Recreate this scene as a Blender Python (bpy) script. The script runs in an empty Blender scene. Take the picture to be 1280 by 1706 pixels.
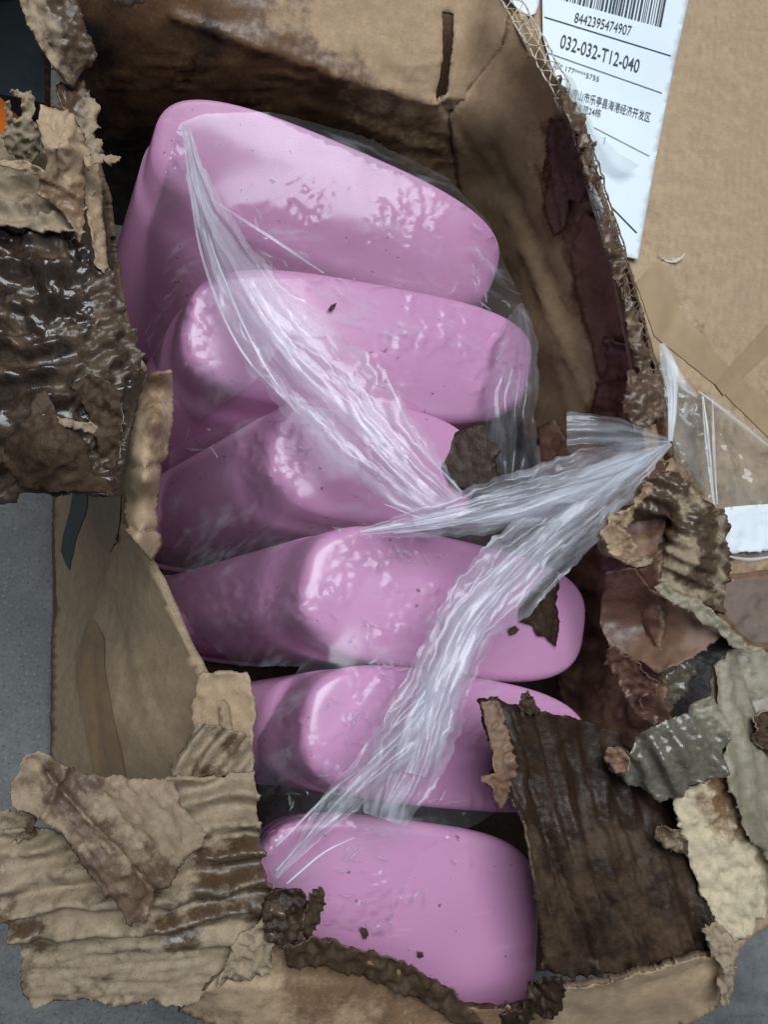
import bpy, bmesh, math, random
import numpy as np
from mathutils import Vector, Matrix, noise, geometry, kdtree
from mathutils.bvhtree import BVHTree

S = bpy.context.scene
C = S.collection
random.seed(7)
R = math.radians

# ------------------------------------------------------------------ camera
CAM = Vector((0.0, 0.0, 0.62))
cd = bpy.data.cameras.new('camera')
cam = bpy.data.objects.new('camera', cd)
C.objects.link(cam)
cam.location = CAM
cam.rotation_euler = (R(15), R(-16), 0)
cd.sensor_fit = 'VERTICAL'
cd.sensor_height = 24.0
FPX = 1314.0                                   # focal length in photo pixels (photo 1280 x 1706)
cd.lens = 24.0 * FPX / 1706.0
cd.clip_start = 0.01
cd.clip_end = 60
cd.dof.use_dof = False
S.camera = cam
MR = cam.rotation_euler.to_matrix()

# ------------------------------------------------------------------ light
w = bpy.data.worlds.new('World'); S.world = w
w.use_nodes = True
bg = w.node_tree.nodes['Background']
bg.inputs[0].default_value = (0.72, 0.86, 1.0, 1)
bg.inputs[1].default_value = 0.15

def area(name, loc, target, sx, sy, power, col):
    l = bpy.data.lights.new(name, 'AREA')
    l.shape = 'RECTANGLE'; l.size = sx; l.size_y = sy
    l.energy = power; l.color = col
    o = bpy.data.objects.new(name, l); C.objects.link(o)
    o.location = loc
    o.rotation_euler = (Vector(target) - Vector(loc)).to_track_quat('-Z', 'Y').to_euler()
    return o
area('window_light', (0.08, 0.40, 1.9), (0.13, 0.14, 0.15), 1.4, 1.2, 38, (0.88, 0.95, 1.0))

vs = S.view_settings
vs.view_transform = 'Standard'; vs.look = 'None'; vs.exposure = 0.02; vs.gamma = 1.0
S.cycles.max_bounces = 12
S.cycles.transparent_max_bounces = 24
S.cycles.use_denoising = True

# ------------------------------------------------------------------ helpers
def ray(px, py):
    return MR @ Vector(((px - 640) / FPX, (853 - py) / FPX, -1.0))

def depth(px, py, val, ax='z'):
    if ax == 'd':
        return val
    r = ray(px, py); i = 'xyz'.index(ax)
    return (val - CAM[i]) / r[i]

def PT(px, py, val, ax='z'):
    return CAM + ray(px, py) * depth(px, py, val, ax)

class TPS:
    """smooth surface through a few measured points"""
    def __init__(s, pts, vals, lam=1e-4):
        s.p = np.array(pts, float) / 500.0
        n = len(s.p)
        A = np.zeros((n + 3, n + 3))
        A[:n, :n] = s.k(s.p, s.p) + lam * np.eye(n)
        A[:n, n] = 1; A[:n, n+1:] = s.p
        A[n, :n] = 1; A[n+1:, :n] = s.p.T
        b = np.zeros(n + 3); b[:n] = vals
        s.w = np.linalg.lstsq(A, b, rcond=None)[0]
    def k(s, a, b):
        d2 = ((a[:, None, :] - b[None, :, :]) ** 2).sum(-1)
        return 0.5 * d2 * np.log(d2 + 1e-12)
    def many(s, q):
        q = np.atleast_2d(np.array(q, float)) / 500.0
        n = len(s.p)
        return s.k(q, s.p) @ s.w[:n] + s.w[n] + q @ s.w[n+1:]
    def __call__(s, x, y):
        return float(s.many([[x, y]])[0])

def surf(ctrl):
    return TPS([c[:2] for c in ctrl], [depth(*c) for c in ctrl])

def fb(x, y, z=0.0, o=4):
    return noise.fractal(Vector((x, y, z)), 0.9, 2.1, o)

def ragged(poly, amp, scale, seed, step=3.0, closed=True):
    out = []
    n = len(poly)
    for i in range(n if closed else n - 1):
        a = Vector(poly[i][:2]); b = Vector(poly[(i+1) % n][:2])
        L = (b - a).length
        m = max(1, int(L / step))
        nr = Vector((-(b-a).y, (b-a).x)) / max(L, 1e-6)
        for k in range(m):
            p = a + (b - a) * (k / m)
            t = fb(p.x / scale + seed, p.y / scale - seed, seed * .37, 3)
            q = fb(p.x / (scale * .16) - seed, p.y / (scale * .16), seed, 4)
            fray = max(.08, min(1.2, .5 + 1.3 * fb(p.x / 70 + seed * 2, p.y / 70, seed, 2)))
            sp = amp * 1.6 * max(0, noise.noise(Vector((p.x * .31 + seed, p.y * .31, seed * 2))) - .42) * 3 if amp > 1.2 else 0   # frayed fibres
            out.append(p + nr * (t * amp * .65 + q * amp * .75 * fray - sp))
    return out

def inside(p, poly):
    x, y = p; c = False; j = len(poly) - 1
    for i in range(len(poly)):
        xi, yi = poly[i]; xj, yj = poly[j]
        if (yi > y) != (yj > y) and x < (xj - xi) * (y - yi) / (yj - yi) + xi:
            c = not c
        j = i
    return c

def inside_many(q, poly):
    P = np.array([[p[0], p[1]] for p in poly]); Q = np.roll(P, 1, 0)
    c = np.zeros(len(q), bool)
    for (xi, yi), (xj, yj) in zip(P, Q):
        if yi == yj: continue
        m = ((yi > q[:, 1]) != (yj > q[:, 1])) & (q[:, 0] < (xj - xi) * (q[:, 1] - yi) / (yj - yi) + xi)
        c ^= m
    return c

def link(name, me, mats, parent=None):
    o = bpy.data.objects.new(name, me)
    for m in (mats if isinstance(mats, (list, tuple)) else [mats]):
        me.materials.append(m)
    C.objects.link(o)
    if parent is not None:
        o.parent = parent
        o.location = -parent.location
    return o

def empty(name, loc, label, cat, group=None):
    o = bpy.data.objects.new(name, None); C.objects.link(o)
    o.location = loc; o.empty_display_size = 0.02
    o['label'] = label; o['category'] = cat
    if group: o['group'] = group
    return o

def smooth(me):
    me.polygons.foreach_set('use_smooth', [True] * len(me.polygons))

def sheet(name, poly, ctrl, mats, parent=None, step=9, rag=3, ragscale=30, seed=1.0, disp=None,
          thick=0.0022, wet=None, holes=(), crump=0.0, crumpscale=60, curl=0.0, curlw=18, curlbias=0.35, attrs=None):
    """torn sheet: ragged outline, surface through measured points, relief along the normal"""
    f = ctrl if callable(ctrl) else surf(ctrl)
    out = ragged(poly, rag, ragscale, seed) if rag > 0 else ragged(poly, 0, 30, seed, step=step)
    loops = [out] + [ragged(h, min(rag, 3) if rag else 0, 22, seed + 3.3) for h in holes]
    V = []; E = []
    for lp in loops:
        b = len(V); V += [Vector(p) for p in lp]
        E += [(b + i, b + (i + 1) % len(lp)) for i in range(len(lp))]
    bv = np.array([[p.x, p.y] for p in V])
    arr = np.array([[p[0], p[1]] for p in out])
    x0, y0 = arr.min(0); x1, y1 = arr.max(0)
    rng = random.Random(int(seed * 1000) + 5)
    kd = kdtree.KDTree(len(V))
    for i, p in enumerate(V): kd.insert((p.x, p.y, 0), i)
    kd.balance()
    cand = []
    y = y0; row = 0
    while y < y1:
        x = x0 + (step / 2 if row % 2 else 0)
        while x < x1:
            cand.append((x + rng.uniform(-.2, .2) * step, y + rng.uniform(-.2, .2) * step))
            x += step
        y += step * .87; row += 1
    cand = np.array(cand)
    ok = inside_many(cand, out)
    for h in loops[1:]: ok &= ~inside_many(cand, h)
    for p in cand[ok]:
        if kd.find((p[0], p[1], 0))[2] > step * .42:
            V.append(Vector((p[0], p[1])))
    r = geometry.delaunay_2d_cdt(V, E, [], 0, 1e-4)
    vs2 = [(v.x, v.y) for v in r[0]]
    q = np.array(vs2)
    T = np.array([list(t) for t in r[2]])
    cen = q[T].mean(1)
    ok = inside_many(cen, out)
    for h in loops[1:]: ok &= ~inside_many(cen, h)
    faces = [tuple(int(i) for i in t) for t in T[ok]]
    D = np.array([f(a, b) for a, b in vs2]) if not isinstance(f, TPS) else f.many(q)
    co = [CAM + ray(vs2[i][0], vs2[i][1]) * D[i] for i in range(len(vs2))]
    me = bpy.data.meshes.new(name)
    me.from_pydata(co, [], faces)
    bm = bmesh.new(); bm.from_mesh(me)
    bmesh.ops.delete(bm, geom=[v for v in bm.verts if not v.link_faces], context='VERTS') if False else None
    bm.normal_update()
    for fc in bm.faces:
        if fc.normal.dot(fc.calc_center_median() - CAM) > 0:
            fc.normal_flip()
    bm.normal_update()
    bm.verts.ensure_lookup_table()
    nr = [v.normal.copy() for v in bm.verts]
    for i, v in enumerate(bm.verts):
        x, y = vs2[i]
        h = 0.0
        if disp: h += disp(x, y)
        if crump:
            a = fb(x / crumpscale + seed * 3, y / crumpscale, seed, 2)
            b = abs(fb(x / (crumpscale * .9) - seed, y / (crumpscale * .9) + 9, seed, 2))
            c = abs(fb(x / (crumpscale * .6) + seed * 5, y / (crumpscale * .6) - 7, seed + 3, 2))
            h += crump * (a * .5 + (.4 - b) * 1.0 + (.3 - c) * .45)
        if curl:
            d = kd.find((x, y, 0))[2]
            h += .6 * curl * math.exp(-d / curlw) * (curlbias + 1.3 * fb(x / 45 + seed, y / 45, 4.4 + seed, 3))
        n = nr[i] if nr[i].length > .1 else -(v.co - CAM).normalized()
        v.co += n * h
    bm.to_mesh(me)
    wl = me.attributes.new('wet', 'FLOAT', 'POINT')
    if wet is None: vals = [0.0] * len(vs2)
    elif isinstance(wet, (int, float)): vals = [float(wet)] * len(vs2)
    elif callable(wet): vals = [wet(a, b) for a, b in vs2]
    else:
        vals = []
        W = np.array(wet, float)
        for a, b in vs2:
            d2 = (W[:, 0] - a) ** 2 + (W[:, 1] - b) ** 2 + 60
            k = 1 / d2 ** 1.5
            vals.append(float((k * W[:, 2]).sum() / k.sum()))
    wl.data.foreach_set('value', vals)
    loose = [v for v in bm.verts if not v.link_faces]
    if loose:
        bm.free(); bm = bmesh.new(); bm.from_mesh(me)
        bmesh.ops.delete(bm, geom=[v for v in bm.verts if not v.link_faces], context='VERTS')
        bm.to_mesh(me)
    bm.free()
    smooth(me)
    o = link(name, me, mats, parent)
    if thick:
        md = o.modifiers.new('thickness', 'SOLIDIFY')
        md.thickness = thick * (.5 if thick < .0035 else .8); md.offset = -1.0
        if len(me.materials) > 1:
            md.material_offset_rim = 1
    return o

def ridges(ang, wl, amp, drift=0.25, seed=0.0, sharp=1.0):
    ca, sa = math.cos(R(ang)), math.sin(R(ang))
    def g(x, y):
        t = (-sa * x + ca * y) / wl
        t += drift * 2 * fb(x / 120 + seed, y / 120, seed, 2)
        v = .5 + .5 * math.cos(t * 2 * math.pi)
        am = .7 + .5 * fb(x / 60 - seed, y / 60, 3 + seed, 3)
        return amp * (v ** sharp) * am
    return g

def grain(ang, wd, ln, amp, seed=0.0):
    ca, sa = math.cos(R(ang)), math.sin(R(ang))
    def g(x, y):
        return amp * fb((-sa * x + ca * y) / wd + seed, (ca * x + sa * y) / ln, seed, 4)
    return g

def crumple(amp, scale, seed):
    def g(x, y):
        a = fb(x / scale + seed * 3, y / scale, seed, 3)
        b = abs(fb(x / (scale * .7) - seed, y / (scale * .7) + 9, seed, 3))
        return amp * (a * .6 + (.4 - b) * .9)
    return g

def const(h):
    return lambda x, y: h

def plus(*fs):
    return lambda x, y: sum(f(x, y) for f in fs)

def blob(cx, cy, rx, ry, h, ang=0):
    ca, sa = math.cos(R(ang)), math.sin(R(ang))
    def g(x, y):
        dx, dy = x - cx, y - cy
        a = (dx * ca + dy * sa) / rx; b = (-dx * sa + dy * ca) / ry
        return h * math.exp(-(a * a + b * b))
    return g

def crease(x0, y0, x1, y1, wd, h):
    a = Vector((x0, y0)); b = Vector((x1, y1)); ab = b - a
    def g(x, y):
        p = Vector((x, y)); t = max(0, min(1, (p - a).dot(ab) / ab.length_squared))
        d = (p - a - ab * t).length
        return h * math.exp(-d / wd)
    return g

# ------------------------------------------------------------------ materials
class NT:
    def __init__(s, name):
        s.m = bpy.data.materials.new(name); s.m.use_nodes = True
        s.t = s.m.node_tree; s.n = s.t.nodes; s.l = s.t.links
        s.n.clear()
        s.out = s.n.new('ShaderNodeOutputMaterial')
        s.tc = s.n.new('ShaderNodeTexCoord')
    def new(s, k, **kw):
        x = s.n.new('ShaderNode' + k)
        for a, b in kw.items(): setattr(x, a, b)
        return x
    def put(s, sock, v):
        if isinstance(v, bpy.types.NodeSocket): s.l.new(v, sock)
        else:
            if isinstance(v, tuple) and len(v) == 3 and sock.type == 'RGBA': v = v + (1,)
            sock.default_value = v
    def noise(s, scale, detail=4, rough=.55, vec=None, dist=0.0):
        x = s.new('TexNoise'); x.inputs['Scale'].default_value = scale
        x.inputs['Detail'].default_value = detail; x.inputs['Roughness'].default_value = rough
        x.inputs['Distortion'].default_value = dist
        s.l.new(vec or s.tc.outputs['Object'], x.inputs['Vector'])
        return x.outputs['Fac']
    def math(s, op, a, b=0.0, c=0.0):
        x = s.new('Math', operation=op)
        s.put(x.inputs[0], a); s.put(x.inputs[1], b); s.put(x.inputs[2], c)
        return x.outputs[0]
    def ramp(s, f, a, b, o0=0.0, o1=1.0):
        x = s.new('MapRange', interpolation_type='SMOOTHSTEP'); s.put(x.inputs[0], f)
        for i, v in ((1, a), (2, b), (3, o0), (4, o1)): s.put(x.inputs[i], v)
        return x.outputs[0]
    def mix(s, f, a, b):
        x = s.new('Mix', data_type='RGBA'); s.put(x.inputs[0], f); s.put(x.inputs[6], a); s.put(x.inputs[7], b)
        return x.outputs[2]
    def attr(s, name):
        x = s.new('Attribute'); x.attribute_name = name
        return x.outputs['Fac']
    def map(s, scale, rot=(0, 0, 0), src='Object'):
        x = s.new('Mapping'); s.l.new(s.tc.outputs[src], x.inputs[0])
        x.inputs['Scale'].default_value = scale; x.inputs['Rotation'].default_value = rot
        return x.outputs[0]
    def bump(s, h, strength, dist, prev=None):
        x = s.new('Bump'); s.put(x.inputs['Height'], h)
        x.inputs['Strength'].default_value = strength; x.inputs['Distance'].default_value = dist
        if prev: s.l.new(prev, x.inputs['Normal'])
        return x.outputs[0]
    def principled(s, **kw):
        p = s.new('BsdfPrincipled')
        for a, b in kw.items(): s.put(p.inputs[a.replace('_', ' ')], b)
        return p
    def done(s, sh):
        s.l.new(sh, s.out.inputs[0]); return s.m

def cardboard(name, dry, dry2, wetc, wetc2, rd=.75, rw=.22, bump=.5, fibre=0.0, coat=0.0, spots=(.10, .075, .05), spec=.5, patch=.9, flute=0.0):
    t = NT(name)
    wet = t.attr('wet')
    n1 = t.noise(45, 5, .6); n2 = t.noise(190, 5, .6); n3 = t.noise(1100, 3, .6); n4 = t.noise(18, 3, .5)
    f = t.math('ADD', wet, t.math('MULTIPLY', t.math('SUBTRACT', n1, .5), patch))
    f = t.math('ADD', f, t.math('MULTIPLY', t.math('SUBTRACT', n2, .5), .35))
    f = t.ramp(f, .33, .67)
    cd_ = t.mix(t.ramp(n2, .3, .7), dry, dry2)
    n5 = t.noise(520, 4, .7); n6 = t.noise(90, 6, .7)
    cd_ = t.mix(t.ramp(n6, .38, .66, .0, .45), cd_, tuple(c * .62 for c in dry))
    cd_ = t.mix(t.ramp(n5, .56, .74, .0, .5), cd_, tuple(min(1, c * 1.35) for c in dry))
    cd_ = t.mix(t.math('MULTIPLY', t.ramp(n3, .58, .70), .5), cd_, spots)          # dark flecks of recycled fibre
    cw_ = t.mix(t.ramp(n2, .35, .65), wetc, wetc2)
    cw_ = t.mix(t.ramp(n5, .52, .72, .0, .6), cw_, tuple(c * 1.9 for c in wetc))
    # blackish mould / grime in irregular patches on the wet part
    cw_ = t.mix(t.math('MULTIPLY', t.ramp(n4, .5, .68), .5), cw_, tuple(c * .45 for c in wetc))
    col = t.mix(f, cd_, cw_)
    col = t.mix(t.ramp(t.math('ADD', wet, t.math('MULTIPLY', t.math('SUBTRACT', n1, .5), .8)), 1.15, 1.6), col, (.010, .0075, .0055))   # near-black for mould and for shade painted in the corner and gaps
    rr = t.math('ADD', t.ramp(n2, .3, .7, -.1, .22), rw)
    rough = t.math('ADD', t.math('MULTIPLY', f, t.math('SUBTRACT', rr, rd)), rd)
    vec = t.map((1, 1, 1))
    nf = t.noise(1.0, 4, .6, t.map((900, 160, 500), (0, 0, .5)))
    b1 = t.bump(n1, bump * .22, .003)
    if flute:                                          # flutes showing through the liner
        wv = t.new('TexWave'); wv.inputs['Scale'].default_value = 48; wv.inputs['Distortion'].default_value = .25; wv.inputs['Detail Scale'].default_value = 3
        t.l.new(t.map((1, 1, 1), (0, 0, flute)), wv.inputs['Vector'])
        b1 = t.bump(t.math('MULTIPLY', wv.outputs['Fac'], n4), .2, .001, b1)
    b2 = t.bump(n2, bump * .7, .0006, b1)
    b2 = t.bump(nf, bump * .8, .0004, b2)
    b3 = t.bump(n3, bump * .7, .0003, b2)
    p = t.principled(Base_Color=col, Roughness=rough, Specular_IOR_Level=spec)
    t.l.new(b3, p.inputs['Normal'])
    if coat:
        t.put(p.inputs['Coat Weight'], t.math('MULTIPLY', f, coat)); p.inputs['Coat Roughness'].default_value = .12
    return t.done(p.outputs[0])

M_KRAFT = cardboard('kraft_board', (.44, .30, .18), (.38, .25, .145), (.16, .085, .042), (.12, .062, .03), rw=.4, bump=.3, flute=.25)
M_OUTER = cardboard('kraft_outer_liner', (.43, .305, .19), (.37, .255, .155), (.21, .125, .065), (.15, .09, .047), rw=.45, bump=.26, flute=.15)
M_PULP = cardboard('grey_pulp', (.35, .27, .18), (.25, .18, .115), (.10, .06, .034), (.06, .035, .02), rd=.85, rw=.28, bump=.38, patch=2.0)
M_WET = cardboard('soaked_and_shade_board', (.07, .041, .023), (.048, .027, .015), (.036, .019, .0105), (.02, .011, .007), rd=.6, rw=.36, bump=.8, spec=.22)
M_WETG = cardboard('glossy_soaked_board', (.10, .066, .04), (.066, .042, .026), (.045, .028, .018), (.02, .014, .010), rd=.4, rw=.14, bump=.7, coat=.5)
M_RED = cardboard('damp_red_brown_board', (.21, .115, .068), (.155, .083, .05), (.12, .058, .04), (.08, .036, .025), rd=.6, rw=.38, bump=.35)
M_LINER = cardboard('damp_brown_liner', (.32, .235, .155), (.25, .175, .11), (.13, .08, .048), (.09, .053, .031), rd=.8, rw=.5, bump=.3, patch=1.8)
M_SAGE = cardboard('soaked_sage_liner', (.28, .245, .17), (.21, .18, .12), (.13, .115, .085), (.09, .075, .055), rd=.5, rw=.18, bump=.5, coat=.4)
M_CREAM = cardboard('cream_inner_fibre', (.62, .52, .36), (.50, .40, .26), (.20, .11, .05), (.14, .075, .035), rd=.85, rw=.3, bump=.6)
M_EDGE = cardboard('torn_fibre_edge', (.36, .27, .17), (.26, .18, .11), (.13, .08, .045), (.09, .05, .03), rd=.9, rw=.6, bump=.5)
M_EDGEW = cardboard('wet_torn_edge', (.15, .095, .055), (.10, .06, .035), (.06, .035, .02), (.04, .02, .012), rd=.6, rw=.3, bump=.5)
M_WHITEFLUTE = cardboard('pale_flute_paper', (.60, .54, .44), (.50, .43, .33), (.17, .11, .065), (.10, .06, .035), rd=.85, rw=.3, bump=.3)

def mk_pink():
    t = NT('pink_plastic')
    n = t.noise(9, 2); n2 = t.noise(700, 2)
    col = t.mix(t.ramp(n, .3, .7), (.53, .255, .43), (.56, .27, .45))
    col = t.mix(t.math('MULTIPLY', t.ramp(t.noise(210, 2, .5), .71, .76), .75), col, (.10, .045, .03))        # specks of cardboard dirt
    col = t.mix(t.math('MULTIPLY', t.ramp(t.noise(1.0, 4, .6, t.map((30, 260, 90), (.3, .2, .7))), .60, .72), .25), col, (.70, .45, .62))   # scuffs
    p = t.principled(Base_Color=col, Roughness=t.ramp(t.noise(60, 3),   .3, .7, .34, .46), Specular_IOR_Level=.42)
    p.inputs['Subsurface Weight'].default_value = .35
    p.inputs['Subsurface Radius'].default_value = (1.0, .35, .6)
    p.inputs['Subsurface Scale'].default_value = .006
    t.l.new(t.bump(t.noise(14, 1), .05, .004), p.inputs['Normal'])
    return t.done(p.outputs[0])
M_PINK = mk_pink()

def mk_film(name, stretch, haze_mul, bump, base_haze=.0, tint=(.86, .90, .95), rough=.12, lo=.12, streaks=True):
    t = NT(name)
    hz = t.attr('haze')
    uvm = t.map(stretch, src='UV')
    s1 = t.noise(1.0, 4, .6, uvm, .2)
    s2 = t.noise(2.7, 4, .6, uvm, .25)
    rg = t.new('TexNoise', noise_type='RIDGED_MULTIFRACTAL')       # sharp crease lines
    t.l.new(uvm, rg.inputs['Vector']); rg.inputs['Scale'].default_value = .8; rg.inputs['Detail'].default_value = 3; rg.inputs['Distortion'].default_value = .3
    rl = rg.outputs['Fac']
    streak = t.math('ADD', t.math('MULTIPLY', s1, .72), t.math('MULTIPLY', s2, .28))
    patch = t.ramp(t.noise(26, 2), .4, .62)
    mask = t.ramp(streak, .38, .62, lo, 1.0) if streaks else t.math('ADD', t.math('MULTIPLY', t.math('MULTIPLY', t.ramp(rl, .75, 1.25), patch), .8), t.ramp(streak, .48, .66, lo, .55))
    fz = t.math('MULTIPLY', hz, mask)
    fz = t.math('MINIMUM', t.math('ADD', t.math('MULTIPLY', fz, haze_mul), base_haze), .93)
    if streaks:
        b = t.bump(s1, bump, .004); b = t.bump(s2, bump, .0012, b); b = t.bump(rl, bump * .5, .001, b)
    else:
        pm = t.ramp(t.noise(13, 2), .52, .66)
        s3 = t.noise(1.0, 1.5, .5, t.map((stretch[0] * .9, stretch[1] * .35, 1), (0, 0, .7), 'UV'), .8)
        rg.inputs['Detail'].default_value = 1.5
        t.l.new(t.map((stretch[0] * .5, stretch[1] * 1.2, 1), (0, 0, .75), 'UV'), rg.inputs['Vector'])
        b = t.bump(s3, bump, .004)
        b = t.bump(t.math('MULTIPLY', rl, pm), bump * .35, .0012, b)
    tr = t.new('BsdfTransparent'); tr.inputs[0].default_value = (.985, .985, .99, 1)
    gl = t.new('BsdfGlossy'); gl.inputs[0].default_value = (.95, .97, 1, 1); gl.inputs['Roughness'].default_value = rough
    t.l.new(b, gl.inputs['Normal'])
    df = t.new('BsdfDiffuse'); df.inputs[0].default_value = tint + (1,)
    tl = t.new('BsdfTranslucent'); tl.inputs[0].default_value = tint + (1,)
    mh = t.new('MixShader'); mh.inputs[0].default_value = .4
    t.l.new(df.outputs[0], mh.inputs[1]); t.l.new(tl.outputs[0], mh.inputs[2])
    m1 = t.new('MixShader'); t.put(m1.inputs[0], fz); t.l.new(tr.outputs[0], m1.inputs[1]); t.l.new(mh.outputs[0], m1.inputs[2])
    fr = t.new('Fresnel'); fr.inputs[0].default_value = 1.5; t.l.new(b, fr.inputs['Normal'])
    ff = t.math('MINIMUM', t.math('ADD', t.math('MULTIPLY', fr.outputs[0], .8), .005), .7)
    m2 = t.new('MixShader'); t.put(m2.inputs[0], ff); t.l.new(m1.outputs[0], m2.inputs[1]); t.l.new(gl.outputs[0], m2.inputs[2])
    return t.done(m2.outputs[0])
M_BAND = mk_film('bunched_stretch_film', (.8, 1.9, 1), .50, .2, rough=.2, lo=.28)
M_FILM = mk_film('thin_stretch_film', (2.4, 5.5, 1), .42, .34, .04, rough=.2, lo=.0, streaks=False)
M_TAPE = mk_film('clear_packing_tape', (1.2, 3, 1), .45, .5, .10, (.66, .70, .66), .07, streaks=False)
M_POUCH = mk_film('pouch_plastic', (2, 2, 1), .5, .4, .38, (.66, .72, .74), .2, streaks=False)

def mk_simple(name, col, rough=.5, bumpscale=0, bumpamt=.2, col2=None, scale=80):
    t = NT(name)
    c = col if col2 is None else t.mix(t.ramp(t.noise(scale, 4), .35, .65), col, col2)
    p = t.principled(Base_Color=c, Roughness=rough)
    if bumpscale: t.l.new(t.bump(t.noise(bumpscale, 4), bumpamt, .002), p.inputs['Normal'])
    return t.done(p.outputs[0])
M_PAPER = mk_simple('label_paper', (.76, .82, .86), .42, 60, .12, (.70, .77, .82), 12)
M_INK = mk_simple('printed_ink', (.035, .04, .06), .5, 0, 0, (.07, .08, .10), 900)
M_TEAL = mk_simple('dark_teal_print', (.022, .045, .05), .35, 200, .2, (.03, .055, .06))
M_TAN = mk_simple('brown_paper_tape', (.30, .19, .095), .38, 120, .15, (.26, .16, .08))
M_DARK = mk_simple('dark_painted_metal', (.012, .018, .022), .45, 60, .2, (.02, .027, .03), 30)
M_ORANGE = mk_simple('orange_plastic', (.75, .17, .02), .4, 60, .1, (.7, .15, .02))
M_GREEN = mk_simple('dark_green_plastic', (.02, .06, .02), .3, 60, .1, (.03, .085, .03))

def mk_floor():
    t = NT('concrete_floor')
    n1 = t.noise(6, 6, .6); n2 = t.noise(70, 6, .65); n3 = t.noise(420, 3, .6)
    c = t.mix(t.ramp(n2, .35, .65), (.105, .11, .11), (.17, .175, .172))
    c = t.mix(t.math('MULTIPLY', t.ramp(n1, .45, .65), .5), c, (.075, .08, .08))
    c = t.mix(t.math('MULTIPLY', t.ramp(n3, .58, .7), .6), c, (.26, .265, .26))
    c = t.mix(t.math('MULTIPLY', t.ramp(n3, .43, .34), .6), c, (.04, .042, .045))
    p = t.principled(Base_Color=c, Roughness=t.ramp(n2, .3, .7, .55, .85))
    b = t.bump(n2, .4, .004); b = t.bump(n3, .35, .001, b)
    t.l.new(b, p.inputs['Normal'])
    return t.done(p.outputs[0])

# ------------------------------------------------------------------ floor
me = bpy.data.meshes.new('floor')
me.from_pydata([(-6, -6, 0), (6, -6, 0), (6, 6, 0), (-6, 6, 0)], [], [(0, 1, 2, 3)])
fl = link('floor', me, mk_floor()); fl['kind'] = 'structure'

# ------------------------------------------------------------------ the torn box
box = empty('cardboard_box', (0.12, 0.12, 0.0), 'torn and soaked brown cardboard box ripped open around pink plastic tubs', 'box')

# bottom panel on the floor
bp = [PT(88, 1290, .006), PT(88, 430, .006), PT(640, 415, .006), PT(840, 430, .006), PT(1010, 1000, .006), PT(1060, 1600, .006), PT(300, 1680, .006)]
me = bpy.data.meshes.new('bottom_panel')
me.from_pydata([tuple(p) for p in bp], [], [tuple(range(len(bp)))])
o = link('bottom_panel', me, [M_WET], box)  # soaked board paints the shade between the tubs onto the panel
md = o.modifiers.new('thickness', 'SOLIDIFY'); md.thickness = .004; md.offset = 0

# back wall: stands behind the first tub, leans outward above the crease, hand slot cut through
YB = .405
rw_ctrl = [(60, 430, YB, 'y'), (400, 430, YB, 'y'), (60, 250, YB + .005, 'y'), (300, 240, YB, 'y'), (560, 260, YB, 'y'), (700, 300, YB - .005, 'y'),
           (300, 30, YB + .005, 'y'), (420, 75, YB, 'y'), (560, 115, YB, 'y'), (740, 175, YB - .005, 'y'), (140, 20, YB + .005, 'y'),
           (500, -70, YB + .05, 'y'), (700, -70, YB + .055, 'y'), (850, -70, YB + .05, 'y'), (620, 40, YB + .025, 'y'), (770, 60, YB + .025, 'y'), (845, -20, .252), (830, 100, .226), (740, 440, .03),
           (905, 100, .25), (960, 220, .243), (1010, 330, .238), (1050, 460, .234), (1075, 560, .23), (1105, 680, .226), (1120, 760, .22),
           (800, 300, .14), (850, 430, .13), (885, 560, .125), (930, 690, .12), (960, 800, .115), (900, 320, .195), (960, 500, .175), (1000, 640, .17), (840, 640, .05), (780, 480, .04)]
back_ctrl = rw_ctrl
sheet('back_wall', [(70, -80), (840, -80), (850, 0), (862, 30), (835, 80), (775, 160), (752, 200), (770, 330), (785, 445), (60, 445), (75, 200)], back_ctrl, [M_KRAFT, M_EDGE], box,
      step=9, rag=2, seed=2.1, thick=.004, crump=.0016, crumpscale=90,
      disp=plus(crease(290, 25, 430, 75, 9, .005), crease(430, 75, 560, 120, 9, .005), crease(560, 120, 735, 172, 9, .006),
                crease(735, 172, 860, 260, 7, -.003), crease(600, 240, 660, 150, 5, .002), crease(740, 175, 830, 330, 6, -.003),
                crease(480, 150, 760, 250, 30, -.003), crease(500, 175, 770, 262, 6, .002), lambda x, y: .0011 * math.sin(y / 3.2 + 3 * fb(x/60, y/60)) * max(0, min(1, (fb(x / 90, y / 40, 2) + .25) * 2)) * (1 if 90 < y < 300 else 0)),
      wet=[(100, 100, 1.6), (200, 300, 1.6), (350, 60, 1.5), (300, 15, 1.2), (400, 20, .9), (470, 30, .45), (440, 90, 1.1), (400, 170, 1.2), (520, 180, .9), (600, 120, .55), (640, 230, .55), (700, 250, .45), (560, 40, .05), (700, 60, .05), (640, 95, .2), (800, 80, .08), (850, 260, .3), (250, 430, 1.7), (520, 105, .85)],  # highest values paint the back-left corner's shade along with its mould
      holes=[[(737, 18), (757, 22), (756, 70), (748, 150), (728, 172), (726, 160), (738, 100)]])
sheet('slot_dark_backing', [(690, -70), (800, -70), (800, 190), (690, 190)], [(690, -70, YB + .1, 'y'), (800, -70, YB + .1, 'y'), (800, 190, YB + .03, 'y'), (690, 190, YB + .03, 'y')], [M_KRAFT, M_EDGE], box, step=12, rag=0, seed=2.7, thick=.003, wet=1.2)  # added behind the hand slot; dark tone stands for shade in the opening
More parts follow.
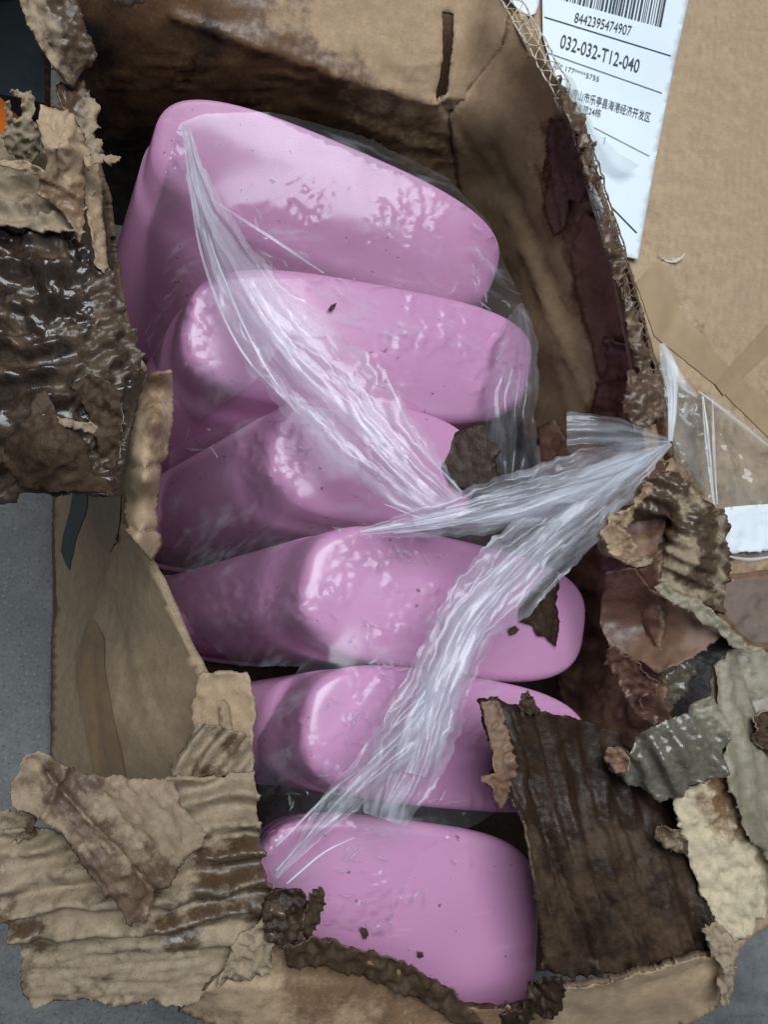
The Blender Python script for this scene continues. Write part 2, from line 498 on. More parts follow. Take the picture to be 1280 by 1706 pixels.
# dark paper stain piece stuck on the inside at the top
sheet('torn_liner', [(195, -30), (262, -30), (240, 5), (210, 12), (190, 2)], [(a, b, c - .012, d) for a, b, c, d in [(195, -20, YB, 'y'), (260, -20, YB, 'y'), (225, 10, YB, 'y')]], [M_PULP, M_EDGE], box, rag=3, seed=5.2, step=7, thick=.001, crump=.002, crumpscale=30)

# left wall: leans inward, outer face towards the floor
left_ctrl = [(88, 425, .004), (88, 620, .004), (88, 830, .004), (86, 1060, .004), (85, 1290, .004), (95, 60, .235), (130, 180, .24), (168, 300, .238), (200, 480, .235), (228, 620, .23), (215, 830, .215),
             (265, 640, .23), (215, 1000, .16), (255, 900, .215), (300, 1040, .215), (340, 1130, .215), (160, 1000, .09), (180, 1200, .115), (360, 1290, .2), (270, 1200, .17), (165, 830, .13)]
left_disp = plus(crumple(.0014, 130, 3.4), crease(228, 830, 150, 1060, 7, .004), crease(150, 1060, 170, 1280, 8, -.002), crease(185, 960, 245, 1180, 3, .0018), crease(245, 1180, 300, 1290, 3, .0016), crease(200, 1000, 210, 1180, 10, -.0015),
                crease(150, 840, 190, 1060, 14, -.002))
left_out = sheet('left_wall', [(86, 110), (120, 150), (150, 230), (175, 330), (195, 470), (215, 580), (240, 625), (215, 720), (210, 860), (240, 920), (268, 970), (300, 1050), (338, 1128), (372, 1180), (390, 1300), (350, 1330), (88, 1400), (84, 1300), (88, 820), (88, 430)],
      left_ctrl, [M_OUTER, M_EDGE], box, step=10, rag=1.6, seed=3.4, thick=.004,
      disp=left_disp,
      wet=[(95, 120, 0), (150, 200, .7), (190, 500, 1.2), (230, 650, .3), (150, 1000, 0), (300, 1150, 0), (120, 1300, .1), (255, 900, .12)])
# pale corner edge behind the wet flap
# rolled-over top edge of the left wall
sheet('rolled_edge', [(252, 622), (286, 618), (290, 660), (288, 720), (272, 780), (262, 850), (268, 905), (252, 935), (228, 905), (206, 880), (205, 800), (216, 720), (232, 660)],
      [(268, 620, .248), (289, 660, .225), (225, 680, .226), (254, 700, .252), (284, 740, .224), (208, 800, .218), (238, 800, .248), (268, 820, .218), (232, 890, .242), (266, 890, .216), (204, 860, .215), (250, 932, .222)],
      [M_OUTER, M_EDGE], box, step=5, rag=2.5, seed=4.7, thick=.003, crump=.0014, crumpscale=50, wet=lambda x, y: .55 * math.exp(-((x - 255 + (y - 640) * .02) / 30) ** 2) * (1 if y < 780 else .5) + .05,
      disp=plus(crease(218, 778, 275, 772, 4, -.003), crease(205, 872, 262, 885, 4, -.004), crease(240, 640, 222, 760, 3, .0012)))
# sheets of the same wall at its torn front end
sheet('torn_liner', [(335, 1122), (380, 1118), (412, 1122), (418, 1150), (428, 1190), (420, 1215), (424, 1290), (360, 1300), (330, 1240), (320, 1180)],
      [(335, 1125, .222), (412, 1125, .228), (425, 1200, .225), (420, 1295, .222), (325, 1200, .212), (340, 1290, .208)], [M_OUTER, M_EDGE], box, step=7, rag=5, ragscale=18, seed=6.1, thick=.003, crump=.002, crumpscale=40, curl=.003, curlw=10,
      disp=ridges(-52, 26, .0022, seed=2) if False else None, wet=[(330, 1180, .1), (400, 1200, .15), (400, 1290, .2)])
sheet('torn_flute', [(280, 1285), (330, 1205), (345, 1205), (385, 1215), (420, 1225), (424, 1285), (395, 1292), (300, 1296)],
      [(285, 1288, .218), (335, 1208, .222), (418, 1225, .232), (424, 1285, .230)], [M_PULP, M_EDGE], box, step=4, rag=3.5, ragscale=14, seed=8.4, thick=.0015,
      disp=ridges(-52, 33, .0075, .12, 2.2, 1.2), wet=[(300, 1270, .5), (350, 1230, .45), (400, 1260, .3)])

# printed mark and paper tape on the left wall
def on(surface_ctrl, off):
    f = surf(surface_ctrl)
    return lambda x, y: f(x, y) - off
sheet('printed_mark', [(122, 820), (146, 818), (142, 860), (128, 900), (118, 952), (104, 918), (108, 890), (116, 862)], left_ctrl, [M_TEAL], box, rag=1, seed=1.9, step=6, thick=0, disp=plus(left_disp, const(.0007)))
sheet('paper_tape', [(150, 1040), (163, 1030), (172, 1060), (178, 1130), (198, 1230), (212, 1295), (160, 1300), (148, 1230), (128, 1130), (126, 1090)], left_ctrl, [M_TAN], box, rag=1, seed=2.9, step=7, thick=0, disp=plus(left_disp, const(.0009)))
sheet('paper_tape', [(152, 830), (206, 826), (206, 900), (186, 920), (166, 910), (150, 870)], left_ctrl, [M_TAN], box, rag=1, seed=3.9, step=7, thick=0, disp=plus(left_disp, const(.0009)))

# right wall: inner face, leaning outward, corrugated torn edge on top
sheet('right_wall', [(852, 0), (872, 20), (905, 90), (935, 150), (960, 205), (985, 260), (1005, 330), (1035, 420), (1058, 490), (1075, 560), (1100, 640), (1120, 760), (1010, 830), (900, 840), (850, 640), (790, 470), (766, 330), (750, 196), (776, 156), (838, 76)],
      rw_ctrl, [M_KRAFT, M_EDGE], box, step=9, rag=2, seed=7.7, thick=.004, crump=.0018, crumpscale=110,
      disp=plus(crease(820, 250, 960, 560, 7, -.003), crease(880, 420, 990, 690, 6, .003), crease(740, 175, 840, 330, 6, -.002), crease(900, 470, 950, 690, 4, .0016), crease(850, 360, 950, 600, 3, .0015)),
      wet=[(800, 50, .05), (850, 150, .15), (880, 90, .05), (900, 260, .3), (930, 250, .9), (960, 350, .6), (850, 330, .12), (900, 450, .05), (930, 560, .05), (980, 420, .7), (1000, 520, .8), (960, 600, .08), (950, 680, .1), (820, 220, .2), (1030, 560, .95), (1060, 640, .9), (1000, 690, .6), (1090, 740, .8), (930, 780, .9)])
# soaked layers peeling from the inner face
sheet('peeled_liner', [(918, 195), (958, 205), (975, 250), (985, 300), (972, 340), (950, 330), (945, 380), (925, 395), (908, 350), (912, 290), (905, 330), (912, 240)], on(rw_ctrl, .005), [M_RED, M_EDGE], box, step=6, rag=4, ragscale=20, seed=9.1, thick=.001,
      crump=.003, crumpscale=30, disp=ridges(80, 18, .003, .2, 5), wet=.8)
sheet('peeled_liner', [(975, 350), (1003, 380), (1030, 470), (1058, 560), (1072, 620), (1030, 660), (1000, 640), (985, 560), (955, 470), (950, 420)], on(rw_ctrl, .004), [M_RED, M_EDGEW], box, step=7, rag=3, seed=9.9, thick=.001, crump=.002, crumpscale=45,
      wet=.3, disp=plus(crease(1000, 480, 1020, 600, 4, -.003), crease(1050, 560, 1010, 640, 4, -.004)))
sheet('peeled_liner', [(1010, 560), (1062, 575), (1085, 640), (1100, 700), (1060, 720), (1020, 715), (985, 690), (1000, 640), (1018, 610)], on(rw_ctrl, .009), [M_RED, M_EDGE], box, step=6, rag=4, ragscale=22, seed=10.9, thick=.001, crump=.004, crumpscale=35, curl=.004,
      wet=.6)

def flutes(name, path, wpx, wl, mat, wet, parent, seed=0.0, dz=.007):
    """torn end of double corrugated board: two liners and the wave between them"""
    pts = []
    P = [Vector((a, b)) for a, b, z in path]
    cum = [0]
    for i in range(1, len(P)): cum.append(cum[-1] + (P[i] - P[i-1]).length)
    def at(s):
        s = max(0, min(cum[-1] - 1e-4, s))
        for i in range(1, len(P)):
            if s <= cum[i]:
                t = (s - cum[i-1]) / (cum[i] - cum[i-1])
                p = P[i-1].lerp(P[i], t); d = (P[i] - P[i-1]).normalized()
                z = path[i-1][2] * (1 - t) + path[i][2] * t
                return p, Vector((-d.y, d.x)), z
    bm = bmesh.new()
    lay = bm.verts.layers.float.new('wet')
    def strip(fn, th):
        prev = None
        s = 0.0
        while s < cum[-1]:
            p, n, z = at(s)
            wob = fb(s / 35 + seed, seed, 0, 3) * 5
            off = fn(s) + wob
            jag = .0025 * fb(s / 9 + seed * 2, off / 20, seed, 3)
            q = p + n * off
            top = PT(q.x, q.y, z + jag); 
            r = ray(q.x, q.y).normalized()
            q2 = p + n * (off + th)
            t2 = PT(q2.x, q2.y, z + jag)
            vs = [bm.verts.new(top), bm.verts.new(t2), bm.verts.new(t2 + r * dz), bm.verts.new(top + r * dz)]
            for v in vs: v[lay] = wet(s / cum[-1])
            if prev:
                for k in range(4):
                    bm.faces.new((prev[k], prev[(k+1) % 4], vs[(k+1) % 4], vs[k]))
            prev = vs
            s += 2.2
    h = wpx / 2
    strip(lambda s: -h, 3.0)
    strip(lambda s: h, 3.0)
    strip(lambda s: .3, 1.8)
    strip(lambda s: -h * .5 + h * .46 * math.sin(2 * math.pi * s / wl + fb(s / 40, seed) * 2), 2.8)
    strip(lambda s: h * .5 + h * .46 * math.sin(2 * math.pi * s / (wl * .8) + 1 + fb(s / 40, seed + 4) * 2), 2.8)
    bmesh.ops.recalc_face_normals(bm, faces=bm.faces[:])
    me = bpy.data.meshes.new(name); bm.to_mesh(me); bm.free(); smooth(me)
    return link(name, me, [mat], parent)
flutes('corrugated_edge', [(836, -40, .272), (860, 10, .27), (890, 62, .266), (915, 110, .262), (940, 155, .258), (960, 200, .254)], 30, 30, M_WHITEFLUTE, lambda t: max(0, (t - .75) * 2.5), box, 1.3)
flutes('corrugated_edge', [(958, 198, .256), (975, 240, .254), (992, 290, .252), (1008, 345, .248), (1028, 410, .245), (1046, 470, .242), (1062, 530, .24), (1078, 600, .238), (1092, 660, .236)], 24, 30, M_WHITEFLUTE, lambda t: .95, box, 4.1, .009)
# crushed wet pulp along the same edge
for k, (poly, z) in enumerate([([(925, 130), (965, 185), (985, 235), (975, 250), (955, 220), (930, 170)], .266), ([(965, 225), (990, 240), (985, 265), (1000, 300), (985, 320), (970, 280)], .262),
                              ([(1005, 350), (1030, 400), (1042, 450), (1030, 480), (1015, 430), (998, 380)], .256), ([(1035, 455), (1062, 520), (1080, 590), (1095, 660), (1070, 650), (1050, 570)], .250), ([(1045, 620), (1100, 625), (1108, 690), (1060, 720), (1040, 680)], .246)]):
    cx = sum(p[0] for p in poly) / len(poly); cy = sum(p[1] for p in poly) / len(poly)
    sheet('pulp_scrap', poly, [(p[0], p[1], z) for p in poly] + [(cx, cy, z + .006)], [M_PULP, M_EDGE], box, step=5, rag=5, ragscale=14, seed=20.3 + k, thick=.0012, crump=.006, crumpscale=22, wet=.75)

# outer flap with the shipping label, folded out to the right
fl_ctrl = [(830, -60, .250), (1000, 200, .236), (1070, 450, .226), (1110, 650, .218), (1120, 800, .21), (1300, -60, .235), (1300, 300, .22), (1300, 700, .2), (1300, 1050, .18), (1180, 400, .226), (1200, 850, .2), (1150, 1000, .19), (1080, 100, .242)]
flap_f = surf(fl_ctrl)
flap_disp = plus(crumple(.0012, 170, 12.2), crease(1128, 430, 1060, 460, 5, .0012), crease(1060, 455, 1330, 700, 40, -.001), crease(1150, 470, 1110, 560, 12, -.0025), crease(1120, 430, 1170, 560, 10, .002))
sheet('flap', [(815, -80), (1330, -80), (1330, 1060), (1150, 1040), (1090, 860), (1060, 640), (1020, 430), (960, 250), (880, 80)], fl_ctrl, [M_OUTER, M_EDGE], box, step=12, rag=1.5, seed=12.2, thick=.004,
      disp=flap_disp,
      wet=[(1200, 100, 0), (1200, 300, 0), (1080, 480, .35), (1120, 560, .36), (1200, 600, .33), (1270, 500, .05), (1270, 720, .3), (1150, 700, .5), (1250, 950, .4), (960, 150, .2), (1020, 400, .4)])
# diagonal damp brown tape strips on the flap
sheet('paper_tape', [(1120, 430), (1085, 445), (1060, 470), (1090, 560), (1190, 640), (1290, 740), (1310, 700), (1205, 600), (1150, 540), (1125, 480)], fl_ctrl, [mk_simple('damp_tape', (.36, .25, .15), .4, 120, .15, (.33, .225, .135))], box, rag=1, step=9, seed=3.3, thick=0, disp=plus(flap_disp, const(.0007)))
sheet('paper_tape', [(1310, 520), (1290, 530), (1190, 640), (1205, 660), (1310, 560)], fl_ctrl, [mk_simple('damp_tape_dark', (.34, .235, .14), .4, 120, .15, (.31, .21, .125))], box, rag=1, step=9, seed=3.8, thick=0, disp=plus(flap_disp, const(.0012)))
# puncture in the flap
sheet('puncture_tear', [(1098, 424), (1110, 432), (1120, 435), (1134, 428), (1143, 420), (1140, 429), (1128, 438), (1112, 437)], lambda x, y: flap_f(x, y) - .0025 - .004 * max(0, (x - 1110) / 30), [M_WHITEFLUTE], box, rag=1.5, ragscale=8, step=4, seed=3.1, thick=.0006, wet=.2)

# ---- shipping label
LAB = lambda x, y: flap_f(x, y) - .0042 - .0009 * fb(x / 60, y / 90, 2.2, 3) - .0006 * math.sin(x / 31.0) * math.sin(y / 57.0)
label = sheet('shipping_label', [(903, -60), (1162, -60), (1148, 0), (1124, 110), (1098, 240), (1078, 350), (1064, 432), (1010, 420), (960, 250), (905, 60)], LAB, [M_PAPER], box, rag=0, step=10, seed=1.1, thick=.0004)
label['label'] = 'white printed shipping label'
sheet('shipping_label', [(830, -60), (905, -60), (898, 8), (893, 22), (884, 26), (868, 20), (840, -10)], LAB, [M_PAPER], box, rag=0, step=8, seed=1.2, thick=.0004)
pend = []
def place(px, py):
    return CAM + ray(px, py) * (LAB(px, py) - .0008)
def print_mesh(name, verts2, faces):
    me = bpy.data.meshes.new(name)
    me.from_pydata([place(a, b) for a, b in verts2], [], faces)
    o = link(name, me, [M_INK]); o.parent = label
    o.location = (0, 0, 0)
    return o
def lettering(txt, x0, y0, x1, y1, h, bold=0.0):
    """text along the baseline (x0,y0)-(x1,y1), cap height h"""
    cu = bpy.data.curves.new('lettering', 'FONT'); cu.body = txt; cu.resolution_u = 3; cu.offset = bold
    o = bpy.data.objects.new('tmp', cu); C.objects.link(o)
    dg = bpy.context.evaluated_depsgraph_get()
    m = bpy.data.meshes.new_from_object(o.evaluated_get(dg))
    bpy.data.objects.remove(o)
    co = np.array([v.co[:2] for v in m.vertices])
    if len(co) == 0: return
    mn, mx = co.min(0), co.max(0)
    ex = np.array([x1 - x0, y1 - y0]); dn = np.array([-.19, .98])
    v2 = []
    for c in co:
        a = (c[0] - mn[0]) / (mx[0] - mn[0]); b = (c[1] - mn[1]) / (mx[1] - mn[1])
        q = np.array([x0, y0]) + ex * a - dn * h * b
        v2.append((q[0], q[1]))
    fs = [tuple(p.vertices) for p in m.polygons]
    print_mesh('lettering', v2, fs)
def line(x0, y0, x1, y1, wd):
    n = 14; vs_ = []; fs = []
    d = Vector((x1 - x0, y1 - y0)).normalized(); nn = Vector((-d.y, d.x)) * wd / 2
    for i in range(n + 1):
        p = Vector((x0, y0)).lerp(Vector((x1, y1)), i / n)
        vs_ += [(p.x - nn.x, p.y - nn.y), (p.x + nn.x, p.y + nn.y)]
        if i: fs.append((2*i-2, 2*i-1, 2*i+1, 2*i))
    print_mesh('printed_line', vs_, fs)
lettering('8442395474907', 957, 37, 1051, 60, 17)
lettering('032-032-T12-040', 933, 79, 1064, 122, 23, .004)
lettering('范* 177****5755', 922, 112, 998, 137, 11)
lettering('省唐山市乐亭县海港经济开发区', 942, 160, 1083, 204, 17)
lettering('区佳苑24栋', 950, 183, 1001, 196, 14)
line(908, 28, 1119, 93, 1.6); line(914, 88, 1104, 155, 1.2); line(990, 212, 1083, 260, 1.0); line(1009, 228, 1007, 240, 1.0)
line(1020, 345, 1062, 388, 2.0)
rb = random.Random(3)
x = 0.0
while x < 172:                                     # barcode bars
    wd = rb.choice([1.3, 1.3, 2.6, 3.8])
    a = 937 + x * .97; b = -1 + x * .27
    line_t = [(a, b - 70), (a + wd, b - 70 + wd * .28), (a + wd, b + wd * .28), (a, b)]
    line_t = [(q[0] + (-.19) * (q[1] - b) * 1.0, q[1]) for q in line_t]
    print_mesh('barcode_bar', line_t, [(0, 1, 2, 3)])
    x += wd + rb.choice([1.3, 1.6, 2.8])
# torn translucent pouch edge over the label
def haze_attr(o, val, seed=0):
    me = o.data
    a = me.attributes.new('haze', 'FLOAT', 'POINT')
    vals = [val(*v.co) if callable(val) else val for v in me.vertices]
    a.data.foreach_set('value', vals)
    if not me.uv_layers:
        uv = me.uv_layers.new(name='UVMap')
        for l in me.loops:
            c = me.vertices[l.vertex_index].co
            uv.data[l.index].uv = (c.x * 8 + c.z * 3, c.y * 8 - c.z * 3)
o = sheet('label_pouch', [(938, 118), (955, 130), (975, 175), (992, 215), (1030, 255), (1066, 276), (1050, 286), (1010, 278), (990, 268), (975, 240), (955, 190)], lambda x, y: flap_f(x, y) - .012 + .004 * math.sin(x / 17), [M_POUCH], box, rag=1.5, step=6, seed=4.4, thick=0)
haze_attr(o, .8)

# clear packing tape over the right side
for poly, off, hz, sd in [([(1108, 575), (1140, 640), (1160, 655), (1190, 660), (1235, 700), (1310, 760), (1310, 925), (1215, 930), (1200, 850), (1150, 800), (1115, 735), (1100, 640)], .007, .9, 1.5),
                      ([(1105, 585), (1128, 600), (1158, 655), (1178, 720), (1192, 840), (1160, 800), (1125, 760), (1112, 690), (1098, 620)], .013, 1.1, 2.5)]:
    o = sheet('packing_tape', poly, (lambda off: lambda x, y: flap_f(x, y) - off - .002 * fb(x / 40, y / 40, sd))(off), [M_TAPE], box, rag=1, step=7, seed=sd, thick=0, disp=plus(grain(75, 16, 120, .005, sd), grain(20, 30, 90, .004, sd + 2)))
    haze_attr(o, hz)
o = sheet('packing_tape', [(1208, 845), (1300, 838), (1300, 915), (1215, 922), (1206, 890)], lambda x, y: flap_f(x, y) - .012, [M_PAPER], box, rag=2, step=6, seed=6.6, thick=.0003, crump=.0015, crumpscale=14)

# ---- big soaked flap folded out over the left wall
lf_ctrl = [(0, 230, .262), (120, 260, .262), (165, 300, .258), (0, 500, .262), (100, 480, .268), (190, 470, .262), (210, 600, .256), (0, 700, .258), (110, 650, .27), (200, 720, .256), (40, 820, .25), (130, 820, .262), (195, 815, .252), (-40, 500, .255), (-40, 800, .24)]
sheet('soaked_flap', [(-60, 365), (60, 372), (110, 375), (130, 400), (150, 430), (182, 460), (200, 520), (222, 570), (234, 610), (212, 650), (206, 700), (204, 760), (192, 826), (160, 822), (50, 820), (40, 838), (0, 842), (-60, 830)], lf_ctrl, [M_WETG, M_EDGEW], box,
      step=4.5, rag=4, ragscale=22, seed=13.3, thick=.003,
      disp=plus(lambda x, y: ridges(-14, 52, .0125, .35, 1.5, 1.5)(x, y) * max(0, min(1, (150 - x) / 60)) * max(.25, min(1, (y - 380) / 120)),
                lambda x, y: (.0050 * fb(x / 34, y / 20, 8, 4) + .0011 * abs(fb(x / 12, y / 9, 3, 3))) * (.25 + .75 * max(0, min(1, max((590 - y) / 60, (x - 100) / 40)))), blob(180, 560, 22, 90, .006)), curl=.005, curlw=9,
      wet=lambda x, y: .62 + .5 * fb(x / 60, y / 60, 2) - (.25 if x > 150 else 0))
sheet('torn_flute', [(-60, 205), (0, 235), (60, 240), (130, 255), (160, 330), (125, 395), (60, 385), (-60, 380)], [(a, b, c + .004) for a, b, c in [(-60, 210, .25), (0, 240, .264), (150, 300, .266), (110, 390, .268), (0, 380, .264), (-60, 380, .255)]], [M_PULP, M_EDGE], box, step=5, rag=4, seed=14.4, thick=.002,
      disp=plus(ridges(-8, 34, .006, .3, 3.3, 1.3), lambda x, y: .002 * fb(x / 14, y / 10, 8, 4)), wet=[(0, 260, .1), (80, 300, .0), (100, 370, .25), (0, 360, .25), (30, 240, .15)])
sheet('folded_flap_end', [(3, 760), (20, 720), (45, 700), (60, 655), (78, 650), (92, 690), (125, 700), (140, 735), (155, 790), (180, 800), (190, 824), (150, 820), (52, 816), (30, 812)], [(10, 750, .275), (70, 655, .285), (130, 710, .283), (150, 790, .275), (185, 820, .268), (50, 815, .268), (90, 750, .288)], [M_WET, M_EDGEW], box, step=5, rag=3, ragscale=16, seed=15.5, thick=.0025,
      crump=.002, crumpscale=28, wet=.35)
sheet('peeled_liner', [(120, 640), (150, 620), (200, 650), (205, 690), (200, 760), (185, 790), (165, 760), (150, 700)], [(120, 640, .272), (200, 650, .272), (205, 750, .262), (160, 740, .262)], [M_WET, M_EDGE], box, step=5, rag=5, ragscale=14, seed=16.5, thick=.001, crump=.004, crumpscale=26, wet=.3)
sheet('peeled_liner', [(64, 690), (150, 705), (163, 712), (158, 722), (120, 712), (70, 712)], [(64, 690, .284), (160, 715, .29), (70, 712, .282)], [M_LINER, M_EDGE], box, step=5, rag=3, ragscale=10, seed=16.9, thick=.001, crump=.003, crumpscale=16, wet=.3)
# dry curled brown paper standing at the top of that flap
sheet('curled_liner', [(66, 175), (100, 185), (118, 190), (130, 215), (138, 245), (142, 300), (140, 360), (132, 405), (122, 380), (100, 350), (66, 325), (70, 290), (20, 280), (-10, 268), (30, 266), (68, 276), (78, 282), (74, 240), (64, 205)],
      [(68, 178, .298), (115, 190, .292), (135, 250, .286), (140, 330, .279), (125, 390, .275), (75, 300, .285), (20, 275, .283), (75, 230, .298), (100, 240, .302)], [M_OUTER, M_EDGE], box, step=5, rag=3, ragscale=14, seed=17.7, thick=.0012,
      crump=.003, crumpscale=30, curl=.004, curlw=8, disp=plus(crease(88, 195, 100, 300, 4, -.003), crease(70, 290, 130, 330, 5, .003)), wet=[(90, 230, .1), (110, 260, .0), (110, 340, .75), (90, 310, .6), (30, 272, .3), (130, 390, .9)])
sheet('curled_liner', [(138, 262), (160, 268), (168, 300), (170, 360), (178, 440), (182, 470), (160, 440), (148, 380), (140, 330)], [(138, 265, .278), (165, 275, .272), (170, 360, .268), (180, 460, .262), (150, 380, .272)], [M_OUTER, M_EDGE], box, step=5, rag=2, seed=18.1, thick=.001, crump=.002, crumpscale=24, wet=.45)
sheet('curled_liner', [(140, 262), (172, 258), (195, 258), (203, 264), (190, 272), (168, 270), (142, 280)], [(140, 270, .288), (175, 262, .292), (202, 264, .296)], [M_EDGE, M_EDGE], box, step=4, rag=2, ragscale=9, seed=18.6, thick=.0012, crump=.003, crumpscale=12, wet=.1)
# frayed grey tuft
sheet('pulp_scrap', [(10, 170), (16, 168), (22, 200), (34, 196), (36, 165), (14, 156), (18, 150), (38, 154), (52, 152), (58, 180), (52, 198), (64, 212), (66, 240), (60, 268), (30, 268), (10, 250), (4, 225), (12, 205)], [(12, 168, .300), (45, 155, .302), (60, 220, .292), (30, 262, .28), (8, 230, .288)], [M_PULP, M_EDGE], box, step=4.5, rag=3, ragscale=9, seed=19.2, thick=.0012, crump=.004, crumpscale=18, wet=[(20, 180, .0), (50, 190, .1), (40, 250, .25)])
# torn corner strips at the back left
sheet('torn_liner', [(22, -30), (110, -30), (130, 10), (160, 90), (152, 110), (130, 130), (120, 150), (100, 125), (80, 100), (62, 70), (45, 40)], [(25, -30, .305), (110, -30, .30), (155, 95, .285), (110, 140, .275), (60, 70, .292), (100, 40, .296)], [M_PULP, M_EDGE], box, step=6, rag=3, seed=22.2, thick=.0015, crump=.004, crumpscale=35,
      disp=plus(crease(50, -10, 90, 90, 7, -.006), crease(60, 70, 120, 140, 5, .003)), wet=[(40, 20, .2), (70, 60, .25), (120, 80, .75), (100, 10, .85), (140, 100, .6)])
sheet('torn_liner', [(84, 105), (110, 120), (122, 145), (100, 150), (106, 185), (84, 178)], [(84, 105, .26), (115, 130, .265), (104, 184, .245), (84, 178, .24)], [M_WHITEFLUTE, M_EDGE], box, step=6, rag=1.5, seed=22.9, thick=.0015, wet=.05)
sheet('pulp_scrap', [(92, 140), (140, 142), (150, 165), (162, 185), (166, 205), (150, 225), (170, 240), (166, 258), (148, 262), (140, 225), (120, 200), (100, 180)], [(92, 145, .272), (140, 145, .272), (165, 195, .27), (160, 255, .268), (110, 185, .276)], [M_PULP, M_EDGE], box, step=5, rag=4, ragscale=13, seed=23.7, thick=.0012, crump=.005, crumpscale=22, wet=[(110, 160, .8), (155, 195, .2), (160, 245, .3)])

# ---- front left corner: corrugated flap folded out, liner torn loose
fc = [(0, 1400, .235), (0, 1600, .225), (40, 1660, .222), (200, 1660, .225), (420, 1330, .24), (420, 1480, .236), (430, 1600, .226), (200, 1500, .243), (200, 1350, .236), (330, 1640, .224)]
sheet('torn_flute', [(-10, 1385), (60, 1380), (160, 1400), (280, 1292), (340, 1298), (424, 1288), (428, 1360), (440, 1460), (470, 1500), (452, 1560), (400, 1590), (355, 1640), (330, 1662), (240, 1672), (140, 1668), (60, 1672), (36, 1655), (40, 1590), (30, 1560), (5, 1530), (0, 1450)], fc, [M_PULP, M_EDGE], box,
      step=5, rag=5, ragscale=20, seed=25.1, thick=.003,
      disp=plus(lambda x, y: ridges(-7, 47, .0105, .16, 6.2, 1.0)(x, y) * max(0.08, min(1, (1590 - y) / 40)), grain(-7, 12, 70, .0012, 2)),
      wet=[(60, 1430, .1), (60, 1500, .1), (40, 1560, .35), (200, 1560, .4), (300, 1560, .55), (350, 1420, .45), (400, 1320, .05), (360, 1300, .05), (350, 1500, .55), (150, 1480, .35), (20, 1500, .4), (100, 1555, .5), (250, 1510, .6), (430, 1420, .75), (450, 1500, .9), (260, 1620, .1), (300, 1630, .05), (120, 1610, .5), (60, 1640, .4), (180, 1655, .55), (330, 1600, .25)], curl=.003, curlw=8)
sheet('peeled_liner', [(20, 1340), (18, 1310), (40, 1262), (60, 1250), (85, 1262), (140, 1290), (200, 1298), (290, 1302), (300, 1345), (340, 1390), (305, 1440), (270, 1475), (262, 1490), (240, 1535), (215, 1538), (190, 1500), (150, 1465), (130, 1430), (105, 1395), (75, 1370), (60, 1360)],
      [(25, 1320, .262), (55, 1255, .268), (80, 1365, .262), (140, 1300, .258), (220, 1310, .25), (310, 1400, .25), (260, 1480, .256), (225, 1530, .255), (140, 1420, .264), (220, 1400, .268)], [M_LINER, M_EDGE], box, step=5, rag=3, ragscale=22, seed=26.3, thick=.0014,
      disp=plus(crease(80, 1290, 270, 1500, 6, -.0045), crease(150, 1295, 280, 1480, 9, .003), crease(110, 1270, 75, 1360, 5, .004), grain(48, 14, 90, .0012, 2)), curl=.004, curlw=9, crump=.0022, crumpscale=35,
      wet=[(40, 1310, .25), (90, 1320, .5), (140, 1400, .55), (180, 1460, .75), (220, 1500, .8), (200, 1350, .5), (220, 1420, .4), (260, 1440, .55), (290, 1400, .0), (290, 1330, .2)])
sheet('pulp_scrap', [(-20, 1352), (40, 1350), (62, 1358), (58, 1372), (60, 1392), (20, 1402), (-20, 1405)], [(-20, 1355, .238), (55, 1360, .246), (50, 1392, .24), (-20, 1402, .232)], [M_PULP, M_EDGE], box, step=5, rag=4, ragscale=12, seed=27.2, thick=.0015, crump=.004, crumpscale=16, wet=.6)
# soaked crumpled rim at the front
fr_ctrl = [(355, 1640, .224), (440, 1480, .232), (530, 1500, .232), (550, 1560, .232), (650, 1600, .228), (760, 1660, .222), (800, 1690, .22), (400, 1700, .215), (600, 1720, .212), (780, 1750, .21), (300, 1690, .2), (480, 1600, .226)]
sheet('front_wall', [(330, 1650), (360, 1625), (420, 1590), (455, 1570), (520, 1568), (560, 1565), (600, 1585), (660, 1605), (720, 1630), (755, 1655), (775, 1675), (840, 1682), (885, 1670), (930, 1640), (985, 1635), (1100, 1610), (1165, 1590), (1210, 1600), (1222, 1625), (1215, 1660), (1150, 1700), (1080, 1740), (900, 1780), (700, 1780), (500, 1760), (300, 1680)],
      fr_ctrl + [(900, 1660, .205), (1000, 1630, .212), (1200, 1600, .218), (1100, 1690, .19), (950, 1760, .16), (1220, 1650, .205)], [M_OUTER, M_EDGEW], box, step=8, rag=4, ragscale=24, seed=28.8, thick=.004, crump=.002, crumpscale=80, curl=.003, curlw=10,
      disp=plus(crease(1060, 1650, 1190, 1610, 10, -.003), crease(350, 1640, 560, 1640, 6, .002), crease(560, 1570, 760, 1660, 10, .004)),
      wet=[(400, 1620, .3), (480, 1590, .75), (560, 1590, .85), (650, 1630, .75), (740, 1670, .85), (600, 1680, .5), (450, 1690, .35), (800, 1690, .95), (890, 1680, .8), (950, 1680, .1), (1050, 1660, .05), (1180, 1620, .1), (760, 1740, .4)])
sheet('soaked_edge', [(470, 1572), (540, 1562), (600, 1578), (680, 1605), (755, 1648), (778, 1676), (805, 1700), (770, 1712), (715, 1672), (640, 1640), (560, 1612), (480, 1610)], [(470, 1575, .238), (600, 1580, .236), (755, 1650, .230), (800, 1700, .226), (715, 1672, .226), (560, 1612, .232), (480, 1610, .232)], [M_WET, M_EDGEW], box, step=5, rag=3.5, ragscale=26, seed=28.1, thick=.0015, crump=.004, crumpscale=30, wet=.35)
